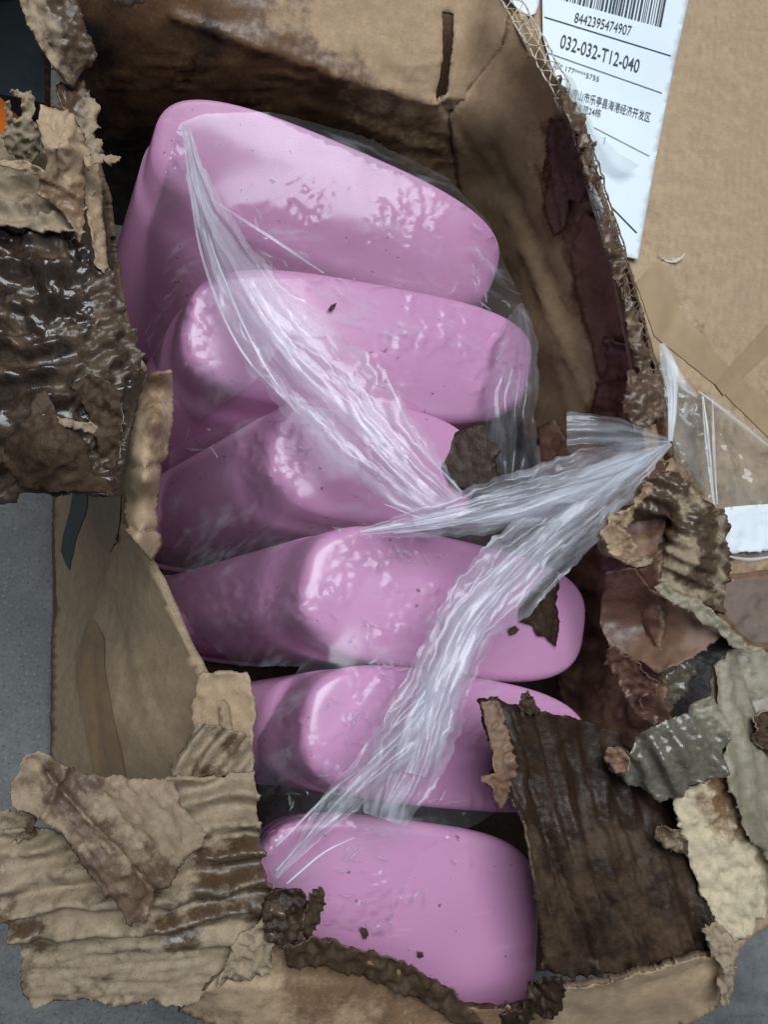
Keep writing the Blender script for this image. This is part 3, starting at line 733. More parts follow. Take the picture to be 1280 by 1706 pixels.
sheet('pulp_scrap', [(452, 1480), (500, 1478), (512, 1500), (505, 1560), (470, 1580), (440, 1560), (436, 1510)], [(452, 1480, .24), (505, 1490, .24), (500, 1560, .236), (440, 1560, .238)], [M_WET, M_EDGEW], box, step=5, rag=4, ragscale=14, seed=29.3, thick=.0015, crump=.005, crumpscale=20, wet=.5)
sheet('pulp_scrap', [(512, 1500), (528, 1476), (538, 1482), (540, 1508), (528, 1545), (510, 1565), (500, 1550)], [(530, 1478, .245), (538, 1508, .24), (510, 1560, .234)], [M_WET, M_EDGEW], box, step=4, rag=3, ragscale=11, seed=29.9, thick=.0015, crump=.004, crumpscale=14, wet=.3)
sheet('pulp_scrap', [(392, 1560), (440, 1530), (455, 1560), (450, 1620), (420, 1632), (360, 1640)], [(400, 1560, .235), (450, 1560, .238), (440, 1620, .232), (365, 1638, .23)], [M_PULP, M_EDGE], box, step=5, rag=4, ragscale=16, seed=30.4, thick=.0015, crump=.005, crumpscale=28, wet=.45)
sheet('pulp_scrap', [(885, 1640), (915, 1622), (940, 1630), (938, 1665), (920, 1690), (890, 1695), (860, 1690)], [(890, 1640, .222), (935, 1630, .224), (930, 1680, .215), (870, 1690, .212)], [M_WET, M_EDGEW], box, step=4.5, rag=4, ragscale=13, seed=31.1, thick=.0015, crump=.006, crumpscale=20, wet=.6)
sheet('pulp_scrap', [(770, 1680), (840, 1684), (880, 1676), (890, 1695), (860, 1725), (800, 1725), (765, 1715)], [(770, 1685, .214), (885, 1680, .214), (860, 1720, .204), (780, 1720, .204)], [M_WET, M_EDGEW], box, step=5, rag=3, ragscale=16, seed=31.9, thick=.0015, crump=.004, crumpscale=24, wet=.7)

# ---- front right: big dark soaked flap folded in over the last tubs
bd = [(800, 1170, .222), (880, 1190, .228), (985, 1205, .21), (1080, 1250, .2), (1130, 1330, .205), (1160, 1450, .21), (1200, 1560, .214), (900, 1600, .212), (920, 1640, .208), (1100, 1600, .212), (870, 1400, .228), (1000, 1400, .222), (840, 1300, .226), (1040, 1500, .22)]
sheet('soaked_flap', [(795, 1165), (825, 1162), (862, 1178), (905, 1188), (950, 1195), (988, 1206), (1030, 1225), (1060, 1260), (1100, 1310), (1125, 1350), (1140, 1400), (1165, 1470), (1185, 1540), (1200, 1570), (1185, 1600), (1090, 1615), (1000, 1625), (960, 1632), (905, 1615), (895, 1540), (880, 1450), (868, 1380), (850, 1330), (830, 1320), (815, 1300), (820, 1260), (803, 1210)],
      bd, [M_WET, M_EDGEW], box, step=5, rag=4, ragscale=20, seed=33.1, thick=.003,
      disp=plus(lambda x, y: ridges(74, 34, .0042, .22, 7.2, 1.2)(x, y) * max(.3, min(1, (1480 - y) / 160)), grain(74, 9, 90, .0016, 3), grain(74, 22, 200, .003, 6), crease(885, 1300, 990, 1600, 7, -.006), crease(1000, 1360, 1060, 1385, 12, -.004), crease(860, 1350, 910, 1600, 10, .004), crease(1000, 1480, 1060, 1560, 4, -.002)),
      curl=.004, curlw=9, wet=lambda x, y: .45 + .4 * fb(x / 80, y / 80, 9) + .3 / (1 + math.exp((y - 1390 + 60 * fb(x / 50, y / 50, 2)) / 25)))
sheet('curled_liner', [(800, 1172), (828, 1168), (848, 1230), (858, 1290), (850, 1325), (835, 1345), (822, 1330), (818, 1305), (800, 1300), (802, 1292), (822, 1288), (820, 1250)], [(805, 1175, .234), (830, 1170, .236), (850, 1290, .237), (830, 1340, .232), (805, 1296, .24)], [M_RED, M_EDGE], box, step=4.5, rag=3, ragscale=10, seed=34.2, thick=.0012, crump=.003, crumpscale=20, curl=.004, curlw=7, wet=.4)
sheet('pulp_scrap', [(868, 1158), (878, 1150), (886, 1160), (890, 1172), (902, 1182), (898, 1192), (872, 1188), (864, 1176)], [(870, 1158, .236), (888, 1165, .235), (895, 1188, .232), (868, 1185, .233)], [M_WET, M_EDGEW], box, step=3.5, rag=3, ragscale=8, seed=35.2, thick=.0015, crump=.005, crumpscale=10, wet=.2)
sheet('pulp_scrap', [(1095, 1375), (1130, 1380), (1150, 1405), (1145, 1425), (1105, 1410), (1090, 1395)], [(1095, 1378, .226), (1148, 1410, .225), (1095, 1400, .224)], [M_PULP, M_EDGE], box, step=5, rag=3, ragscale=10, seed=36.5, thick=.001, crump=.004, crumpscale=16, wet=.8)

# ---- right side: inner wall below the knot and the torn layers beside it
iw = [(890, 700, .13), (1100, 740, .215), (930, 900, .14), (1010, 900, .2), (985, 1060, .15), (1060, 1000, .205), (990, 1200, .15), (1100, 1200, .2), (1080, 860, .215), (960, 1250, .13), (1120, 1300, .19), (900, 1000, .08)]
sheet('right_wall', [(895, 770), (900, 712), (925, 700), (945, 735), (985, 740), (1050, 760), (1110, 770), (1110, 860), (1100, 1000), (1110, 1160), (1130, 1330), (1060, 1330), (960, 1280), (930, 1150), (920, 1000), (900, 850)], iw, [M_RED, M_EDGEW], box, step=7, rag=3, seed=37.7, thick=.004, crump=.005, crumpscale=60,
      wet=lambda x, y: .5 + .5 * fb(x / 50, y / 50, 5), disp=lambda x, y: .002 * abs(fb(x / 18, y / 26, 2, 4)))
sheet('right_wall', [(1060, 880), (1200, 960), (1260, 1060), (1320, 1090), (1320, 1420), (1130, 1420), (1040, 1330), (1050, 1000)], [(1060, 880, .17), (1320, 1090, .18), (1320, 1420, .18), (1040, 1330, .14), (1060, 1000, .15)], [M_RED, M_EDGEW], box, step=12, rag=2, seed=37.1, thick=.003, wet=1.5)  # dark backing added behind the layers; near-black stands for shade in gaps
sheet('peeled_liner', [(1000, 885), (1015, 850), (1045, 838), (1070, 800), (1110, 785), (1140, 800), (1180, 840), (1205, 862), (1220, 925), (1205, 985), (1195, 1020), (1160, 1002), (1110, 985), (1085, 940), (1060, 945), (1030, 930), (1008, 925)],
      [(1005, 890, .232), (1110, 790, .238), (1200, 860, .232), (1210, 960, .222), (1170, 1000, .222), (1090, 940, .222), (1060, 870, .222), (1120, 860, .238), (1150, 930, .238)], [M_PULP, M_EDGE], box, step=4.5, rag=4, ragscale=16, seed=38.4, thick=.0015,
      disp=plus(lambda x, y: ridges(25, 24, .004, .3, 8.2, 1.3)(x, y), blob(1060, 895, 40, 28, -.02), blob(1100, 870, 45, 14, -.012, -25), lambda x, y: .002 * fb(x / 10, y / 10, 5, 4)), curl=.006, curlw=8, wet=[(1010, 900, .1), (1060, 890, 1.4), (1110, 860, 1.2), (1150, 850, .65), (1130, 920, .3), (1160, 960, .7), (1200, 900, .7), (1050, 830, .5), (1090, 960, .4)])
sheet('curled_liner', [(1000, 890), (1018, 855), (1050, 845), (1075, 800), (1088, 812), (1068, 840), (1052, 868), (1035, 880), (1060, 920), (1072, 935), (1045, 940), (1040, 932), (1020, 925)], [(1005, 890, .246), (1045, 850, .25), (1080, 805, .252), (1040, 880, .244), (1060, 935, .24)], [M_OUTER, M_EDGE], box, step=4.5, rag=3, ragscale=10, seed=39.1, thick=.001, crump=.004, crumpscale=16, wet=.45, curl=.004, curlw=6)
sheet('peeled_liner', [(1010, 950), (1060, 945), (1085, 980), (1120, 1000), (1165, 1005), (1195, 1035), (1205, 1055), (1170, 1085), (1130, 1110), (1095, 1120), (1075, 1105), (1050, 1090), (1020, 1085), (1000, 1040)],
      [(1010, 960, .215), (1090, 985, .226), (1200, 1050, .232), (1130, 1110, .226), (1070, 1100, .212), (1020, 1080, .2), (1080, 1040, .206), (1140, 1050, .226)], [M_RED, M_EDGE], box, step=6, rag=3, ragscale=18, seed=40.2, thick=.0015, crump=.002, crumpscale=50, curl=.004, curlw=7,
      wet=[(1040, 990, 1.0), (1060, 1040, .75), (1110, 1020, .4), (1140, 1050, .3), (1090, 1080, .25), (1170, 1060, .0), (1110, 1110, .05)])
sheet('curled_liner', [(1085, 978), (1105, 968), (1120, 985), (1165, 1000), (1190, 1020), (1235, 1062), (1252, 1090), (1215, 1075), (1195, 1045), (1170, 1042), (1155, 1020), (1120, 1005)], [(1090, 975, .236), (1165, 1005, .242), (1245, 1085, .236), (1165, 1035, .24)], [M_SAGE, M_EDGE], box, step=4.5, rag=3, ragscale=11, seed=41.3, thick=.001, crump=.003, crumpscale=18, curl=.004, curlw=6, wet=.2)
sheet('curled_liner', [(1012, 1080), (1020, 1068), (1038, 1088), (1062, 1095), (1078, 1120), (1098, 1135), (1095, 1155), (1070, 1160), (1075, 1185), (1105, 1195), (1095, 1205), (1060, 1190), (1040, 1150), (1030, 1125), (1012, 1105)], [(1015, 1080, .21), (1060, 1095, .216), (1095, 1145, .218), (1050, 1140, .206), (1100, 1198, .216)], [M_RED, M_EDGE], box, step=4.5, rag=2.5, ragscale=9, seed=42.3, thick=.001, crump=.004, crumpscale=20, curl=.005, curlw=6, wet=.6)
sheet('pulp_scrap', [(1095, 1125), (1120, 1115), (1150, 1100), (1162, 1120), (1140, 1160), (1120, 1180), (1098, 1170)], [(1098, 1130, .206), (1155, 1105, .21), (1110, 1175, .2)], [M_SAGE, M_EDGE], box, step=5, rag=2.5, ragscale=12, seed=42.9, thick=.001, crump=.005, crumpscale=22, wet=.9)
# brown strip below the clear tape
sheet('peeled_liner', [(1195, 960), (1310, 945), (1310, 1080), (1255, 1085), (1225, 1060), (1200, 1035), (1192, 1000)], [(1195, 970, .212), (1300, 950, .2), (1300, 1080, .2), (1220, 1050, .212)], [M_RED, M_EDGE], box, step=7, rag=2, seed=43.3, thick=.002, crump=.002, crumpscale=40, wet=.15)
o = sheet('packing_tape', [(1205, 968), (1310, 955), (1310, 1070), (1250, 1070), (1210, 1030)], [(1195, 970, .216), (1300, 950, .204), (1300, 1080, .204), (1220, 1050, .216)], [M_TAPE], box, step=6, rag=1, seed=43.9, thick=0, crump=.003, crumpscale=26); haze_attr(o, .5)
# wet sage and cream torn panel at the right
sp = [(1010, 1250, .216), (1030, 1220, .224), (1100, 1180, .228), (1170, 1100, .23), (1300, 1080, .225), (1300, 1300, .225), (1200, 1300, .236), (1120, 1290, .232), (1150, 1450, .222), (1200, 1560, .214), (1300, 1500, .212), (1240, 1560, .21)]
sheet('peeled_liner', [(1190, 1110), (1215, 1085), (1235, 1082), (1310, 1110), (1310, 1500), (1260, 1540), (1225, 1580), (1205, 1560), (1160, 1470), (1140, 1400), (1120, 1340), (1130, 1320), (1180, 1300), (1175, 1200)], [(a, b, c - .003) for a, b, c in sp], [M_CREAM, M_EDGE], box, step=6, rag=5, ragscale=18, seed=44.4, thick=.003, crump=.003, crumpscale=30,
      wet=[(1180, 1340, .45), (1200, 1330, .6), (1220, 1380, .55), (1150, 1380, .15), (1170, 1440, .05), (1200, 1500, .0), (1190, 1550, .1), (1250, 1450, .05), (1260, 1200, .2), (1170, 1490, .3)], disp=grain(60, 9, 16, .0016, 4))
sheet('peeled_liner', [(1215, 1088), (1250, 1075), (1310, 1110), (1310, 1540), (1292, 1530), (1285, 1450), (1262, 1405), (1245, 1400), (1222, 1340), (1200, 1290), (1205, 1220), (1190, 1170), (1192, 1110)], [(a, b, c + .002) for a, b, c in sp], [M_SAGE, M_EDGE], box, step=6, rag=4, ragscale=20, seed=45.4, thick=.0012, crump=.002, crumpscale=40, disp=plus(ridges(78, 34, .004, .3, 4.2), crease(1235, 1090, 1290, 1280, 8, -.006)), curl=.004, curlw=7, wet=[(1230, 1120, .3), (1290, 1180, .5), (1240, 1250, .3), (1230, 1340, .05), (1290, 1450, .0)])
sheet('peeled_liner', [(1005, 1262), (1008, 1245), (1030, 1242), (1050, 1250), (1062, 1225), (1100, 1205), (1140, 1190), (1155, 1170), (1180, 1160), (1200, 1190), (1205, 1230), (1198, 1290), (1160, 1300), (1125, 1335), (1110, 1330), (1090, 1330), (1060, 1310), (1040, 1300), (1020, 1285)],
      [(1010, 1255, .224), (1060, 1230, .236), (1150, 1180, .24), (1200, 1220, .24), (1190, 1295, .238), (1115, 1330, .232), (1040, 1300, .222), (1120, 1250, .244)], [M_SAGE, M_EDGE], box, step=4.5, rag=3.5, ragscale=14, seed=46.2, thick=.0016,
      disp=plus(ridges(60, 36, .0055, .2, 5.1, 1.3), lambda x, y: .0012 * fb(x / 8, y / 8, 3, 3)), curl=.004, curlw=7, wet=[(1015, 1260, .9), (1080, 1270, .85), (1140, 1230, .8), (1180, 1260, .7), (1190, 1180, .3), (1110, 1320, .8)])
sheet('pulp_scrap', [(1005, 1262), (1012, 1245), (1035, 1244), (1050, 1262), (1045, 1285), (1025, 1285)], [(1008, 1255, .232), (1045, 1250, .238), (1035, 1285, .234)], [M_RED, M_EDGE], box, step=4.5, rag=2.5, ragscale=10, seed=46.9, thick=.0015, crump=.004, crumpscale=16, wet=.2)
sheet('pulp_scrap', [(1255, 1195), (1280, 1185), (1300, 1200), (1300, 1260), (1270, 1250), (1252, 1230)], [(1255, 1195, .238), (1300, 1190, .236), (1290, 1255, .232)], [M_WET, M_EDGE], box, step=4, rag=4, ragscale=10, seed=47.3, thick=.0015, crump=.006, crumpscale=12, wet=.1)
sheet('pulp_scrap', [(1172, 1545), (1195, 1535), (1222, 1560), (1220, 1600), (1218, 1640), (1210, 1675), (1200, 1672), (1198, 1640), (1205, 1610), (1185, 1590)], [(1175, 1550, .226), (1215, 1560, .226), (1208, 1670, .21), (1210, 1610, .222)], [M_PULP, M_EDGE], box, step=4, rag=3.5, ragscale=9, seed=48.3, thick=.0015, crump=.004, crumpscale=14, wet=.15)
sheet('right_wall', [(1120, 1400), (1310, 1380), (1310, 1520), (1230, 1580), (1222, 1640), (1200, 1640), (1170, 1560)], [(1120, 1400, .19), (1310, 1380, .19), (1310, 1520, .15), (1230, 1600, .17), (1200, 1640, .18)], [M_OUTER, M_EDGE], box, step=9, rag=2, seed=48.9, thick=.004, crump=.002, wet=.2)

# ------------------------------------------------------------------ pink tubs
def tub(label, c, a, b, ax, flare=1.10, e=2.6, fil=.32, cap=.004):
    """c centre of the closed end, a end of its long half axis, b end of its short half axis, ax centre of the open end (all px, px, z)"""
    Cc = PT(*c); A = PT(*a) - Cc; B = PT(*b) - Cc; D = PT(*ax) - Cc
    nrm = A.cross(B).normalized()
    if nrm.dot(D) > 0: nrm = -nrm                      # outward from the closed end
    L = D.length
    N = 72
    bl = B.length * fil                                 # fillet radius
    root = empty('plastic_tub', Cc + D, label, 'tub', 'pink plastic tubs packed in the box')
    sec = [(0.0, cap), (.35, cap * .9), (.7, cap * .4), (1.0, 0)]   # dome of the closed end: fraction, height
    def ring(scale_a, scale_b, off):
        out = []
        for i in range(N):
            th = 2 * math.pi * i / N
            cx = math.copysign(abs(math.cos(th)) ** (2 / e), math.cos(th)); sx = math.copysign(abs(math.sin(th)) ** (2 / e), math.sin(th))
            out.append(Cc + A * cx * scale_a + B * sx * scale_b + off)
        return out
    al, bL = A.length, B.length
    ina = (al - bl) / al; inb = (bL - bl) / bL
    rings = []
    for f, h in sec[1:]:
        rings.append(ring(ina * f, inb * f, nrm * h))
    Dn = D / L
    for k in range(1, 8):
        g = k / 7 * math.pi / 2
        s = math.sin(g); d = 1 - math.cos(g)
        rings.append(ring((al - bl + bl * s) / al, (bL - bl + bl * s) / bL, Dn * bl * d))
    for k in range(1, 13):
        t = k / 12
        f = 1 + (flare - 1) * t + (.014 if k >= 2 else 0)
        if k == 2: rings.append(ring(f - .014, f - .014, Dn * (bl + (L - bl) * (t - .004))))
        rings.append(ring(f, f, Dn * (bl + (L - bl) * t)))
    V = []; F = []
    V.append(Cc + nrm * cap)
    for r in rings: V += r
    for i in range(N): F.append((0, 1 + i, 1 + (i + 1) % N))
    for k in range(len(rings) - 1):
        o0 = 1 + k * N; o1 = o0 + N
        for i in range(N):
            j = (i + 1) % N
            F.append((o0 + i, o1 + i, o1 + j, o0 + j))
    me = bpy.data.meshes.new('body'); me.from_pydata(V, [], F)
    bm = bmesh.new(); bm.from_mesh(me); bmesh.ops.recalc_face_normals(bm, faces=bm.faces[:])
    bm.faces.ensure_lookup_table()
    if bm.faces[0].normal.dot(nrm) < 0: bmesh.ops.reverse_faces(bm, faces=bm.faces[:])
    bm.to_mesh(me); bm.free(); smooth(me)
    body = link('body', me, [M_PINK], root)
    md = body.modifiers.new('thickness', 'SOLIDIFY'); md.thickness = .0022; md.offset = -1
    # rolled rim of the open end
    V = []; F = []
    K = 8; rr = .0035
    base = ring(flare, flare, D)
    cen = Cc + D
    for i, p in enumerate(base):
        out = (p - cen).normalized()
        for k in range(K):
            g = 2 * math.pi * k / K
            V.append(p + out * (rr * math.cos(g)) + Dn * (rr * math.sin(g)))
    for i in range(N):
        for k in range(K):
            F.append((i * K + k, ((i + 1) % N) * K + k, ((i + 1) % N) * K + (k + 1) % K, i * K + (k + 1) % K))
    me2 = bpy.data.meshes.new('rim'); me2.from_pydata(V, [], F); smooth(me2)
    bm = bmesh.new(); bm.from_mesh(me2); bmesh.ops.recalc_face_normals(bm, faces=bm.faces[:]); bm.to_mesh(me2); bm.free()
    link('rim', me2, [M_PINK], root)
    return body

tubs = [
 tub('pink plastic tub leaning against the slotted back wall', (565, 340, .178), (832, 448, .166), (592, 238, .198), (462, 600, .05), 1.10, 3.0, .17),
 tub('pink plastic tub second from the slotted back wall, brown crumb on it', (628, 578, .180), (890, 618, .164), (648, 470, .190), (420, 745, .04), .86, 3.3, .15),
 tub('pink plastic tub third from the back wall, dark scrap at its corner', (640, 768, .176), (800, 800, .164), (656, 668, .182), (330, 880, .035), .80, 3.0, .17),
 tub('pink plastic tub under the knotted film with brown scrap on its rounded end', (768, 1010, .184), (982, 1050, .166), (785, 900, .188), (380, 1035, .045), .66, 3.2, .16),
 tub('pink plastic tub with its end tucked under the dark soaked flap', (770, 1234, .184), (988, 1262, .168), (780, 1124, .186), (440, 1228, .045), .76, 3.2, .16),
 tub('pink plastic tub behind the torn front wall, broad face with specks', (672, 1545, .186), (902, 1562, .178), (682, 1366, .196), (630, 1520, .07), 1.06, 3.8, .15),
]

# ------------------------------------------------------------------ film draped over the tubs
GX0, GX1, GY0, GY1, GS = 170, 1010, 170, 1640, 10
nx = int((GX1 - GX0) / GS) + 1; ny = int((GY1 - GY0) / GS) + 1
trees = []
for b in tubs:
    off = b.parent.location + b.location
    trees.append(BVHTree.FromPolygons([tuple(v.co) for v in b.data.vertices], [tuple(p.vertices) for p in b.data.polygons]))
DM = np.full((ny, nx), .60)
for j in range(ny):
    for i in range(nx):
        r = ray(GX0 + i * GS, GY0 + j * GS); ln = r.length; rn = r / ln
        for t in trees:
            h = t.ray_cast(CAM, rn)
            if h[0] is not None:
                DM[j, i] = min(DM[j, i], h[3] / ln)
OB = DM.copy()
F = DM.copy()
for it in range(160):
    P = np.pad(F, 1, mode='edge')
    av = (P[:-2, 1:-1] + P[2:, 1:-1] + P[1:-1, :-2] + P[1:-1, 2:]) / 4
    F = np.minimum(OB, av * .75 + F * .25)
def film_d(x, y):
    gx = min(max((x - GX0) / GS, 0), nx - 1.001); gy = min(max((y - GY0) / GS, 0), ny - 1.001)
    i, j = int(gx), int(gy); u, v = gx - i, gy - j
    return float(F[j, i] * (1-u) * (1-v) + F[j, i+1] * u * (1-v) + F[j+1, i] * (1-u) * v + F[j+1, i+1] * u * v)

film = empty('stretch_film', PT(640, 853, .02), 'clear stretch film pulled into white bunched strands across the pink tubs', 'plastic film')
def wrinkle(seed, a=.0022):
    def g(x, y):
        q = fb(x / 55 + seed, y / 30, seed, 3) * 18
        c = abs(fb((x + q) / 26 + seed, (y - x * .5) / 60, seed + 2, 4))
        d = abs(fb((x - q) / 50 + seed, (y + x * .4) / 22, seed + 5, 4))
        return a * max(0, min(1, fb(x / 120 + seed, y / 120, seed, 2) * 2.5 + .2)) * (max(0, .16 - c) * 4 + max(0, .14 - d) * 3)
    return g
for poly, sd in [
    ([(300, 205), (340, 190), (450, 186), (600, 225), (745, 295), (815, 370), (842, 440), (880, 520), (888, 600), (884, 690), (850, 720), (800, 700), (720, 690), (640, 640), (560, 560), (480, 560), (420, 640), (330, 700), (272, 640), (225, 520), (245, 380), (280, 270)], 1.7),
    ([(285, 750), (350, 715), (440, 690), (480, 670), (600, 690), (740, 800), (760, 850), (900, 860), (870, 950), (800, 1020), (760, 1110), (830, 1130), (830, 1250), (840, 1345), (790, 1375), (700, 1420), (640, 1560), (540, 1540), (455, 1470), (430, 1400), (430, 1230), (500, 1110), (400, 1110), (330, 1060), (270, 960), (270, 830)], 2.9)]:
    o = sheet('film_sheet', poly, lambda x, y: film_d(x, y) - .0022, [M_FILM], film, step=6, rag=2, ragscale=30, seed=sd, thick=0, disp=wrinkle(sd))
    haze_attr(o, lambda x, y, z: max(0, .55 + 1.6 * fb(x * 22, y * 22, z * 22, 3)))

def ribbon(name, path, seed, ridge=.004, nt=34, arch=.006, off=.006, haze=1.0, nr=2.4, parent=None):
    P = [np.array([p[0], p[1], depth(p[0], p[1], p[2]), p[3]], float) for p in path]
    P = [2 * P[0] - P[1]] + P + [2 * P[-1] - P[-2]]
    pts = []
    for i in range(1, len(P) - 2):
        L = np.linalg.norm((P[i+1] - P[i])[:2]); m = max(3, int(L / 4))
        for k in range(m):
            t = k / m
            pts.append(.5 * (2 * P[i] + (P[i+1] - P[i-1]) * t + (2*P[i-1] - 5*P[i] + 4*P[i+1] - P[i+2]) * t*t + (3*P[i] - P[i-1] - 3*P[i+1] + P[i+2]) * t**3))
    pts.append(P[-2])
    V = []; UV = []; HZ = []; Fc = []
    s = 0; n = len(pts)
    for i, p in enumerate(pts):
        a = pts[max(0, i-1)]; b = pts[min(n-1, i+1)]
        d = (b - a)[:2]; d /= max(1e-6, np.linalg.norm(d)); nn = np.array([-d[1], d[0]])
        if i: s += np.linalg.norm((p - pts[i-1])[:2])
        wv = max(2.0, p[3] * (1.2 if p[3] > 30 else 1))
        for k in range(nt):
            t = k / (nt - 1) * 2 - 1
            edge = 1 + .16 * fb(s / 40 + seed * 3 + (5 if t > 0 else 0), seed, 0, 3)
            q = p[:2] + nn * t * wv / 2 * edge
            tt = t * nr + .7 * fb(s / 160 + seed, t * 2, seed, 2)
            rd = ridge * (fb(tt, s / 200 + seed, seed, 2) + .2 * math.sin(tt * 3.3) + .08 * fb(tt * 1.5, s / 30, seed, 2)) * min(1, wv / 60 + .25)
            dep = p[2] - arch * (1 - t * t) * min(1, wv / 90)
            dep = min(dep, film_d(q[0], q[1]) - off) if GX0 < q[0] < GX1 - 20 else dep
            dep -= rd
            V.append(CAM + ray(q[0], q[1]) * dep)
            UV.append((s / 130 + seed, t * max(.35, wv / 130) + seed * 1.7))
            fade = 1 - .45 * abs(t) ** 3
            HZ.append(haze * fade * min(1.35, .62 + 55 / (wv + 25)))
            if i and k: 
                o1 = i * nt + k
                Fc.append((o1 - nt - 1, o1 - nt, o1, o1 - 1))
    me = bpy.data.meshes.new(name); me.from_pydata(V, [], Fc); smooth(me)
    at = me.attributes.new('haze', 'FLOAT', 'POINT'); at.data.foreach_set('value', HZ)
    uv = me.uv_layers.new(name='UVMap')
    for l in me.loops: uv.data[l.index].uv = UV[l.vertex_index]
    return link(name, me, [M_BAND], parent or film)

K = (1118, 738, .243)
ribbon('film_strand', [(308, 208, .22, 14), (330, 300, .222, 34), (378, 420, .224, 66), (452, 540, .226, 112), (560, 665, .228, 138), (672, 780, .23, 110), (745, 850, .23, 60)], 1.2, .0045, 40)
ribbon('film_strand', [(316, 250, .222, 10), (350, 380, .225, 34), (430, 510, .228, 74), (535, 640, .23, 84), (650, 765, .232, 66), (735, 845, .232, 36)], 2.3, .004, 34, off=.010, haze=.5)
ribbon('film_strand', [K + (10,), (1030, 775, .246, 64), (930, 815, .243, 86), (820, 845, .238, 74), (720, 868, .232, 48), (600, 888, .226, 14)], 3.4, .005, 38, off=.010)
ribbon('film_strand', [K + (8,), (1020, 790, .248, 40), (900, 830, .245, 52), (800, 852, .24, 40), (690, 872, .234, 18)], 4.1, .004, 26, off=.014, haze=.9)
ribbon('film_strand', [K + (10,), (1030, 800, .244, 60), (940, 880, .24, 96), (850, 960, .236, 110), (780, 1040, .232, 92), (735, 1130, .23, 90), (690, 1240, .228, 110), (650, 1335, .226, 80), (640, 1365, .224, 60)], 5.2, .005, 44, off=.008)
ribbon('film_strand', [K + (6,), (1000, 830, .244, 30), (880, 930, .241, 46), (795, 1020, .238, 58), (745, 1120, .236, 66), (715, 1200, .233, 60), (690, 1290, .23, 56)], 6.1, .0035, 28, off=.013, haze=1.0)
ribbon('film_strand', [(735, 1150, .233, 50), (680, 1225, .232, 74), (600, 1300, .23, 58), (530, 1375, .228, 36), (460, 1462, .226, 8)], 7.3, .004, 30, off=.010, haze=.7)
ribbon('film_strand', [(1116, 734, .246, 10), (1060, 728, .252, 34), (1000, 722, .254, 52), (945, 722, .25, 58)], 8.2, .0055, 26, haze=.5)
ribbon('film_strand', [(868, 505, .178, 6), (864, 545, .18, 44), (858, 610, .185, 62), (850, 690, .18, 70), (850, 750, .17, 86), (850, 800, .165, 60)], 9.4, .006, 28, haze=.3)
for k, (pth) in enumerate([[(305, 215, .222, 3), (335, 420, .22, 4), (400, 580, .22, 4), (500, 690, .22, 4)], [(318, 225, .222, 3), (350, 400, .225, 4), (420, 570, .226, 4), (495, 690, .222, 3)], [(350, 330, .215, 3), (450, 395, .215, 5), (540, 455, .21, 3)],
                          [(460, 1450, .226, 3), (560, 1340, .23, 5), (660, 1240, .234, 3)], [(478, 1472, .226, 3), (540, 1420, .226, 5), (590, 1395, .226, 3)], [(460, 1410, .224, 3), (540, 1330, .228, 5), (600, 1280, .23, 3)],
                          [(640, 840, .228, 2), (740, 870, .236, 4), (900, 850, .243, 4), (1110, 740, .245, 3)], [(640, 620, .226, 3), (700, 740, .23, 4), (770, 820, .232, 3)]]):
    ribbon('film_strand', pth, 11.1 + k, .002, 5, .001, .006, 1.3)

# fine white strokes on the film: crinkles where it bunches, glints painted on
rc = random.Random(11)
V = []; Fc = []; UVs = []; HZ = []
for cx, cy, rx, ry, ang, n in [(440, 420, 50, 30, 40, 22), (600, 470, 90, 15, 15, 18), (640, 560, 80, 40, 60, 12), (800, 440, 25, 50, 70, 20), (790, 490, 50, 15, 10, 16), (845, 600, 26, 60, 100, 22), (500, 720, 40, 40, 20, 20), (620, 780, 80, 40, 20, 20), (560, 868, 110, 12, 5, 12),
                               (680, 930, 60, 40, 30, 22), (740, 970, 60, 50, 60, 20), (600, 1050, 40, 40, 80, 22), (650, 1112, 70, 14, -10, 26), (590, 1190, 30, 50, 70, 22), (560, 1260, 60, 60, -45, 20), (520, 1340, 80, 40, -40, 26), (700, 1335, 110, 18, -5, 22), (560, 1430, 90, 40, -25, 20), (720, 1450, 70, 60, 60, 10),
                               (350, 740, 60, 20, -20, 14), (330, 620, 50, 60, -60, 14), (600, 340, 120, 50, 25, 10), (780, 380, 40, 30, 40, 10), (400, 330, 40, 40, 60, 10), (620, 1500, 80, 40, 60, 10)]:
    for k in range(int(n * .4)):
        x = cx + rc.gauss(0, .55) * rx; y = cy + rc.gauss(0, .55) * ry
        a = R(ang + rc.gauss(0, 28)); L = rc.uniform(6, 34); m = 8; wd = rc.uniform(1.0, 3.4); hz = rc.uniform(.3, .9); b0 = None
        for i in range(m + 1):
            t = i / m; ww = wd * math.sin(math.pi * min(.98, max(.02, t))) * (.7 + .5 * rc.random())
            nx_, ny_ = -math.sin(a), math.cos(a)
            b1 = len(V)
            for sg in (-1, 0, 1):
                q = (x + nx_ * ww * sg, y + ny_ * ww * sg)
                V.append(CAM + ray(*q) * (film_d(*q) - .0032 - (.0012 if sg == 0 else 0)))
                UVs.append((t + k * .37, sg * .2 + k * .11)); HZ.append(hz)
            if b0 is not None:
                Fc.append((b0, b0 + 1, b1 + 1, b1)); Fc.append((b0 + 1, b0 + 2, b1 + 2, b1 + 1))
            b0 = b1
            a += rc.gauss(0, .22); x += math.cos(a) * L / m; y += math.sin(a) * L / m
me = bpy.data.meshes.new('film_crinkle_glint'); me.from_pydata(V, [], Fc); smooth(me)
at = me.attributes.new('haze', 'FLOAT', 'POINT'); at.data.foreach_set('value', HZ)
uv = me.uv_layers.new(name='UVMap')
for l in me.loops: uv.data[l.index].uv = UVs[l.vertex_index]
o = link('film_crinkle_glint', me, [M_BAND], film); o['kind'] = 'stuff'
